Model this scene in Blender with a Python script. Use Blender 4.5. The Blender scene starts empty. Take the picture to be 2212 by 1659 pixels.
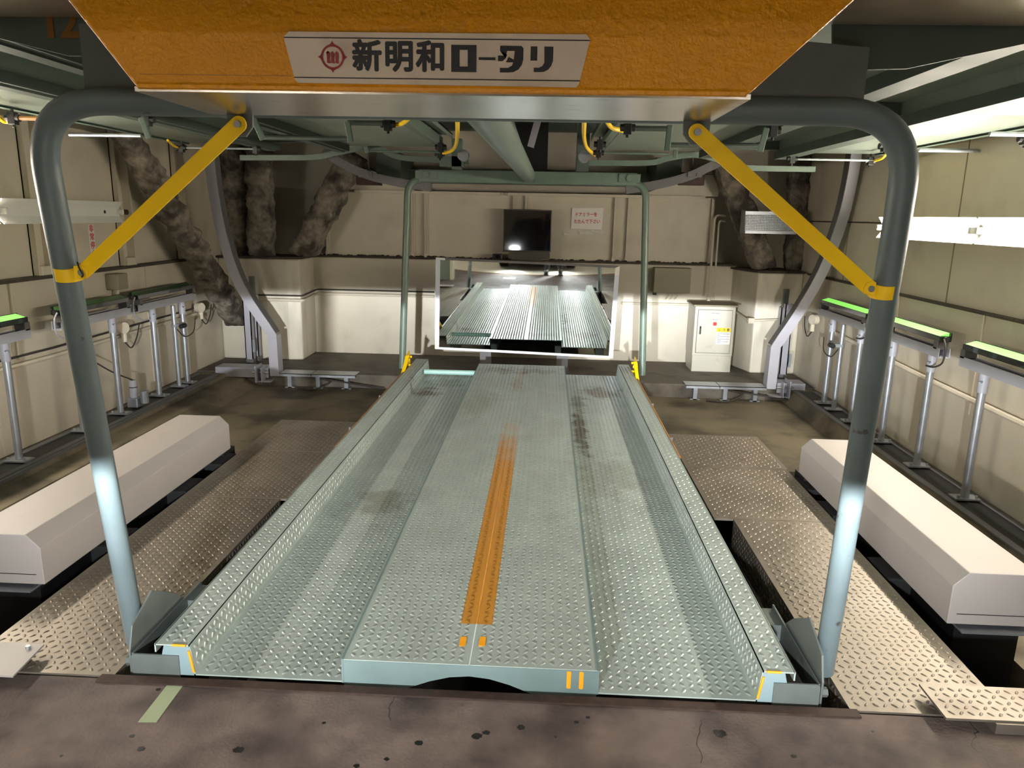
import bpy, bmesh, math, random
import numpy as np
from mathutils import Vector, Matrix, noise
random.seed(7)
SC = bpy.context.scene
COL = SC.collection

# ------------------------------------------------------------------ camera
F, CX, CY = 1600.0, 1106.0, 829.5           # focal length and centre in photo pixels (2212 x 1659)
CAM = np.array([0.0, 0.0, 1.5])
def _basis(roll=0.02, vp=(1183.0, 466.0)):
    d = (vp[0]-CX, vp[1]-CY); c, s = math.cos(roll), math.sin(roll)
    u = (c*d[0]+s*d[1], -s*d[0]+c*d[1])
    th = math.atan2(-u[1], F); psi = math.atan2(u[0]*math.cos(th), F)
    f = np.array([-math.sin(psi)*math.cos(th), math.cos(psi)*math.cos(th), -math.sin(th)])
    r = np.array([math.cos(psi), math.sin(psi), 0.0]); dn = np.cross(f, r)
    return np.stack([c*r-s*dn, s*r+c*dn, f])
RM = _basis()
def ray(x, y): return RM.T @ np.array([(x-CX)/F, (y-CY)/F, 1.0])
def az(x, y, z): d = ray(x, y); return CAM+d*((z-CAM[2])/d[2])      # point of a photo direction on a level plane
def ay(x, y, Y): d = ray(x, y); return CAM+d*((Y-CAM[1])/d[1])      # ... on a plane across the room
def ax(x, y, X): d = ray(x, y); return CAM+d*((X-CAM[0])/d[0])      # ... on a side plane
cd = bpy.data.cameras.new('camera'); cd.sensor_width = 36.0; cd.lens = 36.0*F/2212.0
cd.clip_start = 0.05; cd.clip_end = 100
cam = bpy.data.objects.new('camera', cd); COL.objects.link(cam); SC.camera = cam
cam.matrix_world = Matrix(((RM[0][0], -RM[1][0], -RM[2][0], CAM[0]), (RM[0][1], -RM[1][1], -RM[2][1], CAM[1]),
                           (RM[0][2], -RM[1][2], -RM[2][2], CAM[2]), (0, 0, 0, 1)))

# ------------------------------------------------------------------ world, exposure, light levels
w = bpy.data.worlds.new('world'); SC.world = w; w.use_nodes = True
w.node_tree.nodes['Background'].inputs[0].default_value = (0.02, 0.02, 0.02, 1)
w.node_tree.nodes['Background'].inputs[1].default_value = 0.3
SC.view_settings.view_transform = 'Standard'; SC.view_settings.look = 'None'
SC.view_settings.gamma = 1.0; SC.view_settings.use_curve_mapping = False
SC.view_settings.exposure = 0.58
TUBE = 130.0            # fluorescent tubes on the side walls (emission strength)
HEAD = 2800.0           # waiting car's headlamps (W each)
BAY = 112.0             # fluorescent tubes on the ceiling of the entrance bay
WARM = (1.0, 0.905, 0.77); COOL = (0.93, 0.97, 1.0)

# ------------------------------------------------------------------ materials
def s2l(c): return tuple(((v/255.0)/12.92 if v/255.0 <= 0.04045 else ((v/255.0+0.055)/1.055)**2.4) for v in c)
MATS = {}
def mat(name, rgb, rough=0.5, metal=0.0, var=0.0, scale=4.0, dirt=None, dirt_amt=0.0, dirt_scale=3.0, bump=0.0, bump_scale=60.0,
        spec=0.5, coat=0.0, lo=0.5, hi=0.7, streak=False):
    if name in MATS: return MATS[name]
    m = bpy.data.materials.new(name); m.use_nodes = True; nt = m.node_tree; N = nt.nodes; L = nt.links
    b = N['Principled BSDF']; col = s2l(rgb)+(1,)
    b.inputs['Base Color'].default_value = col; b.inputs['Roughness'].default_value = rough
    b.inputs['Metallic'].default_value = metal; b.inputs['Specular IOR Level'].default_value = spec
    b.inputs['Coat Weight'].default_value = coat
    tc = N.new('ShaderNodeTexCoord'); out = None
    def nz(sc, det=4.0, stretch=None):
        n = N.new('ShaderNodeTexNoise'); n.inputs['Scale'].default_value = sc; n.inputs['Detail'].default_value = det
        if stretch:
            mp = N.new('ShaderNodeMapping'); mp.inputs['Scale'].default_value = stretch
            L.new(tc.outputs['Object'], mp.inputs[0]); L.new(mp.outputs[0], n.inputs[0])
        else: L.new(tc.outputs['Object'], n.inputs[0])
        return n
    if var:
        n = nz(scale); mx = N.new('ShaderNodeMix'); mx.data_type = 'RGBA'
        mx.inputs['A'].default_value = tuple(v*(1-var) for v in col[:3])+(1,)
        mx.inputs['B'].default_value = tuple(min(1, v*(1+var)) for v in col[:3])+(1,)
        mr = N.new('ShaderNodeMapRange'); mr.inputs[1].default_value = .3; mr.inputs[2].default_value = .7
        L.new(n.outputs['Fac'], mr.inputs[0]); L.new(mr.outputs[0], mx.inputs['Factor']); out = mx.outputs['Result']
        mr2 = N.new('ShaderNodeMapRange'); mr2.inputs[3].default_value = max(0.03, rough*0.8); mr2.inputs[4].default_value = min(1, rough*1.25)
        L.new(n.outputs['Fac'], mr2.inputs[0]); L.new(mr2.outputs[0], b.inputs['Roughness'])
    if dirt:
        n = nz(dirt_scale, 8.0, (1, 1, .25) if streak else None); mr = N.new('ShaderNodeMapRange'); mr.inputs[1].default_value = lo; mr.inputs[2].default_value = hi
        mr.inputs[4].default_value = dirt_amt
        L.new(n.outputs['Fac'], mr.inputs[0]); mx = N.new('ShaderNodeMix'); mx.data_type = 'RGBA'
        mx.inputs['A'].default_value = col; mx.inputs['B'].default_value = s2l(dirt)+(1,)
        if out: L.new(out, mx.inputs['A'])
        L.new(mr.outputs[0], mx.inputs['Factor']); out = mx.outputs['Result']
    if out: L.new(out, b.inputs['Base Color'])
    if bump:
        n = nz(bump_scale, 3.0); bp = N.new('ShaderNodeBump'); bp.inputs['Strength'].default_value = bump; bp.inputs['Distance'].default_value = 0.01
        L.new(n.outputs['Fac'], bp.inputs['Height']); L.new(bp.outputs[0], b.inputs['Normal'])
    MATS[name] = m; return m
def emit(name, rgb, strength):
    m = bpy.data.materials.new(name); m.use_nodes = True; nt = m.node_tree
    b = nt.nodes['Principled BSDF']; b.inputs['Base Color'].default_value = (.8, .8, .8, 1)
    b.inputs['Emission Color'].default_value = rgb+(1,); b.inputs['Emission Strength'].default_value = strength
    MATS[name] = m; return m

mat('cream', (204, 194, 174), 0.42, var=.05, scale=2.5, dirt=(120, 104, 78), dirt_amt=.35, dirt_scale=2.2, lo=.55, hi=.8, bump=.05, bump_scale=40)
mat('cream_low', (210, 202, 184), 0.45, var=.05, scale=3, dirt=(110, 95, 70), dirt_amt=.4, dirt_scale=4, lo=.58, hi=.8, streak=True)
mat('grime', (62, 54, 44), .85, var=.4, scale=30, bump=.5, bump_scale=60)
mat('concrete', (102, 88, 82), .8, var=.3, scale=6, dirt=(44, 36, 34), dirt_amt=.8, dirt_scale=4, lo=.44, hi=.66, bump=.25, bump_scale=90)
mat('pit_concrete', (116, 106, 86), .75, var=.25, scale=2, dirt=(52, 46, 36), dirt_amt=.8, dirt_scale=2.5, lo=.45, hi=.65, bump=.15, bump_scale=60)
mat('platform_concrete', (104, 97, 86), .8, var=.25, scale=3, dirt=(60, 52, 44), dirt_amt=.7, dirt_scale=4, lo=.5, hi=.7, bump=.2, bump_scale=70)
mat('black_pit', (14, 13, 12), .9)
mat('rust_edge', (62, 46, 38), .7, metal=.3, var=.4, scale=30)
mat('deck_steel', (136, 126, 114), .42, metal=.55, var=.15, scale=3, dirt=(86, 72, 60), dirt_amt=.6, dirt_scale=6, lo=.55, hi=.75)
mat('pallet_paint', (164, 175, 168), .38, metal=.1, var=.08, scale=5)
mat('lug_paint', (214, 220, 216), .32, metal=.6, var=.08, scale=5)
mat('plain_teal', (112, 130, 128), .4, metal=.1, var=.08, scale=6)
mat('fresh_teal', (168, 208, 200), .35, var=.05)
mat('arch_paint', (92, 104, 106), .38, var=.08, scale=6, dirt=(60, 50, 44), dirt_amt=.8, dirt_scale=22, lo=.68, hi=.72)
mat('bracket_grey', (92, 98, 94), .45, var=.1, scale=10)
mat('pale_blue_paint', (130, 150, 154), .45)
mat('frame_green', (92, 108, 96), .42, var=.12, scale=5)
mat('under_pallet', (142, 154, 142), .32, metal=.35, var=.08, scale=3, dirt=(120, 124, 108), dirt_amt=.4, dirt_scale=6)
mat('beam_dark', (66, 76, 68), .5, var=.1)
mat('orange', (222, 148, 8), .33, var=.06, scale=3, bump=.5, bump_scale=85)
mat('orange_mark', (240, 160, 20), .5)
mat('yellow', (255, 206, 4), .45, var=.04, scale=8)
mat('dull_orange', (120, 74, 14), .6)
mat('amber_brown', (160, 112, 52), .5, var=.15, scale=12)
mat('flange_steel', (190, 182, 172), .24, metal=.9, var=.12, scale=7, dirt=(110, 96, 84), dirt_amt=.5, dirt_scale=18, lo=.6, hi=.72)
mat('hood_steel', (176, 160, 140), .30, metal=.7, var=.12, scale=9)
mat('galv', (170, 174, 180), .38, metal=.75, var=.08, scale=14)
mat('grey_paint', (168, 168, 176), .45, var=.04, scale=5)
mat('rail_grey', (172, 170, 178), .42, metal=.15, var=.04)
mat('rail_dark', (96, 94, 94), .5)
mat('box_grey', (170, 162, 156), .45, var=.04, scale=2, dirt=(120, 108, 96), dirt_amt=.5, dirt_scale=9, lo=.7, hi=.8)
mat('black', (18, 18, 18), .5)
mat('rubber', (24, 24, 24), .8)
mat('dark_cable', (52, 48, 44), .6)
mat('white_paint', (226, 224, 216), .4)
mat('alu', (214, 216, 224), .35, metal=.5)
mat('cabinet', (186, 182, 168), .4, var=.03, dirt=(130, 120, 104), dirt_amt=.4, dirt_scale=7, lo=.6, hi=.8)
mat('box_olive', (142, 134, 112), .5, var=.05)
mat('red', (190, 30, 30), .4)
mat('sign_red', (196, 34, 40), .5)
mat('emblem_red', (150, 36, 40), .5)
mat('ink', (34, 32, 34), .5)
mat('grey_ink', (110, 112, 122), .6)
mat('sign_cream', (214, 196, 176), .4, var=.08, scale=9, dirt=(150, 120, 96), dirt_amt=.5, dirt_scale=9, lo=.55, hi=.75)
mat('paper', (232, 226, 218), .35)
mat('tape_green', (150, 160, 128), .7, var=.06)
mat('label_yellow', (240, 208, 20), .5)
mat('sensor_housing', (16, 30, 20), .25, coat=.4)
mat('lens_dim', (58, 96, 56), .2, coat=.5)
mat('brick_red', (150, 92, 66), .8)
mat('turntable', (206, 198, 182), .45, metal=.2, var=.05)
mat('ring_orange', (176, 120, 30), .6)
mat('bay_concrete', (118, 114, 106), .7, var=.2, scale=2)
mat('car_black', (12, 12, 15), .12, coat=1.0)
mat('glass_dark', (20, 24, 26), .05, coat=1.0)
mat('chrome', (210, 210, 214), .12, metal=1.0)
mat('screen', (6, 6, 8), .06, coat=1.0)
mat('tv_bezel', (70, 66, 56), .4)
mat('clear_tape', (214, 210, 200), .18, coat=.6)
mat('door_green', (110, 120, 108), .45)
mat('trousers', (44, 46, 54), .8, var=.1)
mat('jacket', (60, 60, 62), .8, var=.1)
mat('skin', (206, 160, 132), .55)
mat('shoe', (30, 28, 28), .45)
mat('hair', (24, 20, 18), .6)
# wall mirror
m = mat('mirror_glass', (228, 234, 230), .02, metal=1.0)
# fireproof spray coating
mat('spray_coat', (134, 124, 110), .95, var=.45, scale=14, dirt=(44, 38, 32), dirt_amt=.85, dirt_scale=5, lo=.45, hi=.62, bump=1.0, bump_scale=70)
emit('tube_warm', WARM, TUBE)
emit('tube_bay', (1.0, .93, .82), BAY)
emit('green_lens', (.26, .80, .12), .62); MATS['green_lens'].node_tree.nodes['Principled BSDF'].inputs['Base Color'].default_value = (.08, .25, .05, 1)
emit('lamp_end', (1.0, .84, .6), 12.0)
emit('headlamp', COOL, 30.0)

def stain_nodes(m, spots, paint=None):
    """rust and oil stains (own shapes) and worn orange paint on the checker plate; local coordinates of the pallet"""
    nt = m.node_tree; N = nt.nodes; L = nt.links; b = N['Principled BSDF']
    tc = N.new('ShaderNodeTexCoord'); sep = N.new('ShaderNodeSeparateXYZ'); L.new(tc.outputs['Object'], sep.inputs[0])
    src = b.inputs['Base Color'].links[0].from_socket
    nz = N.new('ShaderNodeTexNoise'); nz.inputs['Scale'].default_value = 9; nz.inputs['Detail'].default_value = 7; L.new(tc.outputs['Object'], nz.inputs[0])
    def M(op, a, c):
        n = N.new('ShaderNodeMath'); n.operation = op
        for i, v in enumerate((a, c)):
            if isinstance(v, (int, float)): n.inputs[i].default_value = v
            else: L.new(v, n.inputs[i])
        return n.outputs[0]
    def smooth(v, a, c):
        n = N.new('ShaderNodeMapRange'); n.interpolation_type = 'SMOOTHSTEP'; n.inputs[1].default_value = a; n.inputs[2].default_value = c
        L.new(v, n.inputs[0]); return n.outputs[0]
    def mixin(src, fac, rgb):
        mx = N.new('ShaderNodeMix'); mx.data_type = 'RGBA'; L.new(src, mx.inputs['A']); mx.inputs['B'].default_value = s2l(rgb)+(1,)
        L.new(fac, mx.inputs['Factor']); return mx.outputs['Result']
    for (x, y, rx, ry, rgb, amt) in spots:
        dx = M('DIVIDE', M('SUBTRACT', sep.outputs[0], x), rx); dy = M('DIVIDE', M('SUBTRACT', sep.outputs[1], y), ry)
        d = M('SQRT', M('ADD', M('MULTIPLY', dx, dx), M('MULTIPLY', dy, dy)), 0)
        d = M('ADD', d, M('MULTIPLY', M('SUBTRACT', nz.outputs['Fac'], .5), 2.6))
        src = mixin(src, M('MULTIPLY', smooth(d, 1.0, .25), amt), rgb)
    if paint:
        x0, x1, y0, y1, rgb = paint
        fx = M('MULTIPLY', smooth(sep.outputs[0], x0-.002, x0+.002), smooth(sep.outputs[0], x1+.002, x1-.002))
        yn = M('ADD', sep.outputs[1], M('MULTIPLY', M('SUBTRACT', nz.outputs['Fac'], .5), 1.2))
        fy = M('MULTIPLY', smooth(sep.outputs[1], y0-.004, y0+.004), smooth(yn, y1+.7, y1-.5))
        src = mixin(src, M('MULTIPLY', M('MULTIPLY', fx, fy), .94), rgb)
    L.new(src, b.inputs['Base Color'])

# ------------------------------------------------------------------ mesh helpers
class MB:
    def __init__(s): s.v = []; s.f = []
    def add(s, vs, fs):
        o = len(s.v); s.v += [tuple(map(float, p)) for p in vs]; s.f += [tuple(i+o for i in f) for f in fs]; return s
    def box(s, x0, x1, y0, y1, z0, z1):
        x0, x1 = sorted((x0, x1)); y0, y1 = sorted((y0, y1)); z0, z1 = sorted((z0, z1))
        return s.add([(x0, y0, z0), (x1, y0, z0), (x1, y1, z0), (x0, y1, z0), (x0, y0, z1), (x1, y0, z1), (x1, y1, z1), (x0, y1, z1)],
                     [(0, 3, 2, 1), (4, 5, 6, 7), (0, 1, 5, 4), (1, 2, 6, 5), (2, 3, 7, 6), (3, 0, 4, 7)])
    def hull8(s, a, b):    # two quads (same winding) joined to a solid
        return s.add(list(a)+list(b), [(0, 3, 2, 1), (4, 5, 6, 7), (0, 1, 5, 4), (1, 2, 6, 5), (2, 3, 7, 6), (3, 0, 4, 7)])
    def prism(s, poly, d):   # planar polygon (3D points) extruded along vector d
        n = len(poly); d = np.array(d, float); a = [np.array(p, float) for p in poly]
        return s.add(a+[p+d for p in a], [tuple(range(n))[::-1], tuple(range(n, 2*n))]+[(i, (i+1) % n, n+(i+1) % n, n+i) for i in range(n)])
    def tube(s, pts, r, n=12, cap=True, rr=None):
        P = [np.array(p, float) for p in pts]; T = []
        for i in range(len(P)):
            t = P[min(i+1, len(P)-1)]-P[max(i-1, 0)]; T.append(t/np.linalg.norm(t))
        up = np.array([0, 0, 1.0]) if abs(T[0][2]) < .9 else np.array([0, 1.0, 0])
        u = np.cross(T[0], up); u /= np.linalg.norm(u); vs = []
        for i, p in enumerate(P):
            u = u-T[i]*np.dot(u, T[i]); u /= np.linalg.norm(u); v = np.cross(T[i], u); R = rr[i] if rr is not None else r
            vs += [p+R*(math.cos(2*math.pi*k/n)*u+math.sin(2*math.pi*k/n)*v) for k in range(n)]
        fs = [(i*n+k, i*n+(k+1) % n, (i+1)*n+(k+1) % n, (i+1)*n+k) for i in range(len(P)-1) for k in range(n)]
        if cap: fs += [tuple(range(n))[::-1], tuple(range((len(P)-1)*n, len(P)*n))]
        return s.add(vs, fs)
    def bar(s, a, b, w, h, up=(0, 0, 1)):   # rectangular bar between two points
        a = np.array(a, float); b = np.array(b, float); t = b-a; t /= np.linalg.norm(t)
        u = np.cross(t, up); u /= np.linalg.norm(u); v = np.cross(u, t); u = u*w/2; v = v*h/2
        return s.hull8([a-u-v, a+u-v, a+u+v, a-u+v], [b-u-v, b+u-v, b+u+v, b-u+v])
    def sweep(s, pts, prof, side):     # rectangular profile along a path; side = constant width direction
        S = np.array(side, float); P = [np.array(p, float) for p in pts]; vs = []; n = len(prof)
        for i, p in enumerate(P):
            t = P[min(i+1, len(P)-1)]-P[max(i-1, 0)]; t /= np.linalg.norm(t); nrm = np.cross(S, t); nrm /= np.linalg.norm(nrm)
            vs += [p+S*a+nrm*b for a, b in prof]
        fs = [(i*n+k, i*n+(k+1) % n, (i+1)*n+(k+1) % n, (i+1)*n+k) for i in range(len(P)-1) for k in range(n)]
        fs += [tuple(range(n))[::-1], tuple(range((len(P)-1)*n, len(P)*n))]
        return s.add(vs, fs)
    def ball(s, c, r, n=10, m=6, sc=(1, 1, 1)):
        vs = [(c[0], c[1], c[2]-r*sc[2])]
        for j in range(1, m):
            a = -math.pi/2+math.pi*j/m
            vs += [(c[0]+sc[0]*r*math.cos(a)*math.cos(2*math.pi*k/n), c[1]+sc[1]*r*math.cos(a)*math.sin(2*math.pi*k/n), c[2]+sc[2]*r*math.sin(a)) for k in range(n)]
        vs.append((c[0], c[1], c[2]+r*sc[2])); last = len(vs)-1
        fs = [(0, 1+(k+1) % n, 1+k) for k in range(n)]
        for j in range(m-2): fs += [(1+j*n+k, 1+j*n+(k+1) % n, 1+(j+1)*n+(k+1) % n, 1+(j+1)*n+k) for k in range(n)]
        fs += [(last, 1+(m-2)*n+k, 1+(m-2)*n+(k+1) % n) for k in range(n)]
        return s.add(vs, fs)
def wloc(o):
    p = Vector((0, 0, 0))
    while o: p += o.location; o = o.parent
    return p
def build(name, mb, m, parent=None, smooth=False, bevel=0.0, origin=None, fix=True):
    me = bpy.data.meshes.new(name); pw = wloc(parent) if parent else Vector((0, 0, 0))
    org = Vector(origin) if origin is not None else pw
    V = np.array(mb.v, float)-np.array(org)
    me.from_pydata(V.tolist(), [], mb.f)
    if fix:
        bm = bmesh.new(); bm.from_mesh(me); bmesh.ops.recalc_face_normals(bm, faces=bm.faces); bm.to_mesh(me); bm.free()
    o = bpy.data.objects.new(name, me); COL.objects.link(o)
    o.location = org-pw if parent else org
    if parent: o.parent = parent
    for x in (m if isinstance(m, list) else [m]): me.materials.append(MATS[x])
    if smooth:
        for p in me.polygons: p.use_smooth = True
        if smooth == 'angle': me.set_sharp_from_angle(angle=math.radians(35))
    if bevel:
        b = o.modifiers.new('bevel', 'BEVEL'); b.width = bevel; b.segments = 2; b.limit_method = 'ANGLE'
    return o
def tag(o, label, cat, group=None):
    o['label'] = label; o['category'] = cat
    if group: o['group'] = group
    return o
def thing(name, label, cat, loc, group=None):
    o = bpy.data.objects.new(name, None); COL.objects.link(o); o.location = Vector([float(v) for v in loc]); o.empty_display_size = .1
    return tag(o, label, cat, group)
def struct(o, label=None):
    o['kind'] = 'structure'
    if label: o['label'] = label
    return o
def text_mesh(body, size, depth=.002, weight=0.0, align='CENTER', spacing=1.0, res=3):
    c = bpy.data.curves.new('t', 'FONT'); c.body = body; c.size = size; c.extrude = depth; c.offset = weight
    c.align_x = align; c.align_y = 'CENTER'; c.space_line = spacing; c.resolution_u = res
    o = bpy.data.objects.new('t', c); COL.objects.link(o)
    me = o.evaluated_get(bpy.context.evaluated_depsgraph_get()).to_mesh()
    mb = MB(); mb.add([tuple(v.co) for v in me.vertices], [tuple(p.vertices) for p in me.polygons])
    bpy.data.objects.remove(o); return mb
def place(mb, origin, u, v, n, sx=1.0):     # put a flat (x, y, z) mesh on a plane with axes u, v and normal n
    o, u, v, n = (np.array(q, float) for q in (origin, u, v, n))
    mb.v = [tuple(o+u*p[0]*sx+v*p[1]+n*p[2]) for p in mb.v]; return mb
def lugs(mb, o, u, v, n, lu, lv, cell=.0295, L=.0128, W=.0044, H=.0036, keep=None):
    """checker plate: raised lugs set crosswise on a plane; lens shaped, 8 vertices each"""
    o, u, v, n = (np.array(q, float) for q in (o, u, v, n))
    nu, nv = int(lu/cell), int(lv/cell); c = math.sqrt(.5)
    for i in range(nu):
        for j in range(nv):
            a, b = (i+.5)*cell+(lu-nu*cell)/2, (j+.5)*cell+(lv-nv*cell)/2
            if keep and not keep(a, b): continue
            sg = 1 if (i+j) % 2 else -1
            ang = math.radians(48)*sg
            d1 = (math.cos(ang), math.sin(ang)); d2 = (-d1[1], d1[0])
            def P(s, t, h): return o+u*(a+s*d1[0]+t*d2[0])+v*(b+s*d1[1]+t*d2[1])+n*h
            mb.add([P(-L, 0, 0), P(-L*.55, -W, 0), P(L*.55, -W, 0), P(L, 0, 0), P(L*.55, W, 0), P(-L*.55, W, 0), P(-L*.5, 0, H), P(L*.5, 0, H)],
                   [(0, 1, 6), (1, 2, 7, 6), (2, 3, 7), (3, 4, 7), (4, 5, 6, 7), (5, 0, 6)])
    return mb
def arcpts(c, r, a0, a1, n, e1, e2):
    c, e1, e2 = (np.array(q, float) for q in (c, e1, e2))
    return [c+r*(math.cos(a0+(a1-a0)*k/n)*e1+math.sin(a0+(a1-a0)*k/n)*e2) for k in range(n+1)]
def fillet(P, R, n=8):
    P = [np.array(p, float) for p in P]; out = [P[0]]
    for i in range(1, len(P)-1):
        a = P[i-1]-P[i]; b = P[i+1]-P[i]; la, lb = np.linalg.norm(a), np.linalg.norm(b); a /= la; b /= lb
        ang = math.acos(max(-1, min(1, np.dot(a, b)))); t = min(R/math.tan(ang/2), .49*la, .49*lb) if ang < 3.13 else 0
        if t < 1e-6: out.append(P[i]); continue
        for k in range(n+1):
            q = k/n; out.append((1-q)**2*(P[i]+a*t)+2*q*(1-q)*P[i]+q*q*(P[i]+b*t))
    return out+[P[-1]]
def catmull(P, n=6):
    P = [np.array(p, float) for p in P]; Q = [2*P[0]-P[1]]+P+[2*P[-1]-P[-2]]; out = []
    for i in range(1, len(Q)-2):
        for k in range(n):
            t = k/n; out.append(.5*((2*Q[i])+(-Q[i-1]+Q[i+1])*t+(2*Q[i-1]-5*Q[i]+4*Q[i+1]-Q[i+2])*t*t+(-Q[i-1]+3*Q[i]-3*Q[i+1]+Q[i+2])*t**3))
    return out+[P[-1]]
# ------------------------------------------------------------------ the setting
XL, XR, YB = -3.63, 2.76, 8.65
fl = struct(build('floor', MB().box(-5, 5, -8.2, 2.085, -.6, -.004), 'concrete', origin=(0, 0, 0)), 'stained concrete entrance slab')
c = MB().box(-3.1, -2.45, 2.085, 5.23, -.6, -.29).box(2.02, 2.48, 2.085, 5.23, -.6, -.29).box(-3.1, 2.48, 5.23, 7.5, -.6, -.29)
build('pit_floor', c, 'pit_concrete', fl)
build('pit_bottom', MB().box(-3.6, 2.7, 2.085, 7.6, -1.3, -1.2), 'black_pit', fl)
build('platform', MB().box(XL, XR, 7.45, 8.75, -.6, -.15), 'platform_concrete', fl, bevel=.012)
pl = [(XL, 2.085, -.166), (-3.31, 2.085, -.166), (-3.29, 2.085, -.20), (-3.10, 2.085, -.215), (-3.09, 2.085, -.235), (-2.98, 2.085, -.29), (-2.98, 2.085, -.6), (XL, 2.085, -.6)]
build('kerb', MB().prism(pl, (0, 5.37, 0)), 'pit_concrete', fl)
pr = [(XR, 2.085, -.166), (2.50, 2.085, -.166), (2.43, 2.085, -.29), (2.43, 2.085, -.6), (XR, 2.085, -.6)]
build('kerb', MB().prism(pr, (0, 5.37, 0)), 'pit_concrete', fl)
build('edge_angle', MB().box(-1.42, 1.02, 2.085, 2.10, -.09, -.002).box(-1.42, 1.02, 2.062, 2.10, -.006, .002), 'rust_edge', fl)
# checker deck plates beside the pallet: (x0, x1, y0, y1, z)
lug_decks = []
for (x0, x1, y0, y1) in ((-1.91, -1.385, 2.095, 3.655), (-1.91, -1.385, 3.660, 4.455), (-1.91, -1.385, 4.460, 5.17),
                         (1.005, 1.50, 2.095, 3.605), (.90, 1.52, 3.610, 4.42), (.90, 1.53, 4.425, 5.12)):
    if y0 > 3 and x0 < 0: x1 = -1.28
    p = build('checker_plate', MB().box(x0, x1, y0, y1, -.012, 0), 'deck_steel', fl)
    g = lugs(MB(), (x0+.01, y0+.01, 0), (1, 0, 0), (0, 1, 0), (0, 0, 1), x1-x0-.02, y1-y0-.02)
    lg = build('raised_lugs', g, 'deck_steel', p, smooth=True, fix=False); lg['kind'] = 'stuff'
    inner = x1 if x0 < 0 else x0; sgn = 1 if x0 < 0 else -1
    if y0 < 3:   # turned-down edge beside the pallet gap
        e = build('turned_edge', MB().box(inner, inner+.006*sgn, y0, y1, -.16, 0), 'deck_steel', p)
        g = lugs(MB(), (inner+.006*sgn, y0+.01, -.155), (0, 1, 0), (0, 0, 1), (sgn, 0, 0), y1-y0-.02, .15)
        lg = build('raised_lugs', g, 'deck_steel', p, smooth=True, fix=False); lg['kind'] = 'stuff'
# loose cover plates that bridge slab and deck
p = build('cover_plate', MB().hull8([(-2.3, 2.02, .03), (-1.66, 2.02, .03), (-1.68, 2.2, .03), (-2.3, 2.2, .03)], [(-2.3, 2.02, .036), (-1.66, 2.02, .036), (-1.68, 2.2, .036), (-2.3, 2.2, .036)]).box(-2.3, -1.75, 2.0, 2.05, -.004, .03), 'box_grey', fl)
b = MB()
for q in ((-1.715, 2.17), (-1.95, 2.17)): b.tube([(q[0], q[1], .034), (q[0], q[1], .046)], .008, 8)
build('bolt', b, 'galv', p)
p = build('checker_plate', MB().box(1.255, 2.4, 2.03, 2.2, .028, .036).box(1.40, 2.4, 2.02, 2.08, -.004, .03), 'deck_steel', fl)
lg = build('raised_lugs', lugs(MB(), (1.265, 2.035, .036), (1, 0, 0), (0, 1, 0), (0, 0, 1), 1.1, .16), 'deck_steel', p, smooth=True, fix=False); lg['kind'] = 'stuff'
# dark oil spots on slab
random.seed(3)
def blob(cx, cy, r, z, m, parent, e=.5):
    n = 18; vs = []
    ph = random.random()*6
    for k in range(n):
        a = 2*math.pi*k/n; rr = r*(1+e*(random.random()-.5)); vs.append((cx+rr*math.cos(a)*1.2, cy+rr*math.sin(a), z))
    return build('oil_spot', MB().prism(vs, (0, 0, .0012)), m, parent)
for (x, y, r) in ((515, 1620, 12), (905, 1605, 9), (1030, 1590, 11), (1050, 1583, 8), (1125, 1572, 9), (1245, 1560, 5), (770, 1655, 7), (1270, 1550, 5), (1555, 1585, 14), (835, 1640, 6), (285, 1590, 6), (305, 1618, 9),
                  (132, 1633, 4), (1200, 1592, 3), (342, 1490, 5), (1715, 1634, 6), (700, 1562, 4), (1885, 1580, 3)):
    q = az(x, y, -.004); blob(q[0], q[1], r*.0009*q[1]/1.6, -.004, 'black', fl)
# cracks in the slab
def crack(pts, z, parent, wd=.0022):
    mb = MB(); P = []
    for i in range(len(pts)-1):
        a, b_ = az(*pts[i], z), az(*pts[i+1], z)
        for k in range(5): t = k/5; P.append(a+(b_-a)*t+np.array([random.uniform(-.006, .006), random.uniform(-.004, .004), 0]))
    for a, b_ in zip(P[:-1], P[1:]): mb.bar(a+np.array([0, 0, .0004]), b_+np.array([0, 0, .0004]), wd*random.uniform(.5, 1.2), .0008)
    build('crack', mb, 'black', parent)
crack([(2080, 1545), (2110, 1580), (2100, 1610), (2150, 1659)], -.004, fl)
crack([(1515, 1555), (1505, 1600), (1520, 1659)], -.004, fl, .0015)
crack([(860, 1490), (840, 1530), (845, 1560)], -.004, fl, .0012)

# left wall
wl = struct(build('wall_left', MB().box(XL-.12, XL, 1.9, 9.2, -.6, 1.0).box(XL-.12, XL-.04, 1.9, 9.2, 1.0, 3.4), 'cream', origin=(XL, 5, 0)), 'cream painted steel panel side wall')
build('ledge_flange', MB().box(XL-.03, XL+.035, 1.9, 7.55, .985, 1.01), 'grime', wl)
for y in (4.1, 5.18, 6.28, 7.3):
    build('rib', MB().box(XL-.04, XL+.01, y, y+.012, 1.01, 3.3).box(XL-.04, XL-.03, y, y+.1, 1.01, 3.3).box(XL-.04, XL+.03, y+.14, y+.155, 1.01, 3.3), 'cream', wl)
    build('foot_cleat', MB().box(XL-.02, XL+.03, y+.01, y+.14, 1.01, 1.075), 'cream', wl, bevel=.004)
for y in (4.62, 5.55, 6.6): build('panel_joint', MB().box(XL, XL+.006, y, y+.012, -.15, .98), 'cream_low', wl)
build('joint_strip', MB().box(XL, XL+.02, 4.855, 4.885, .46, .985), 'cream', wl, bevel=.004)
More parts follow.
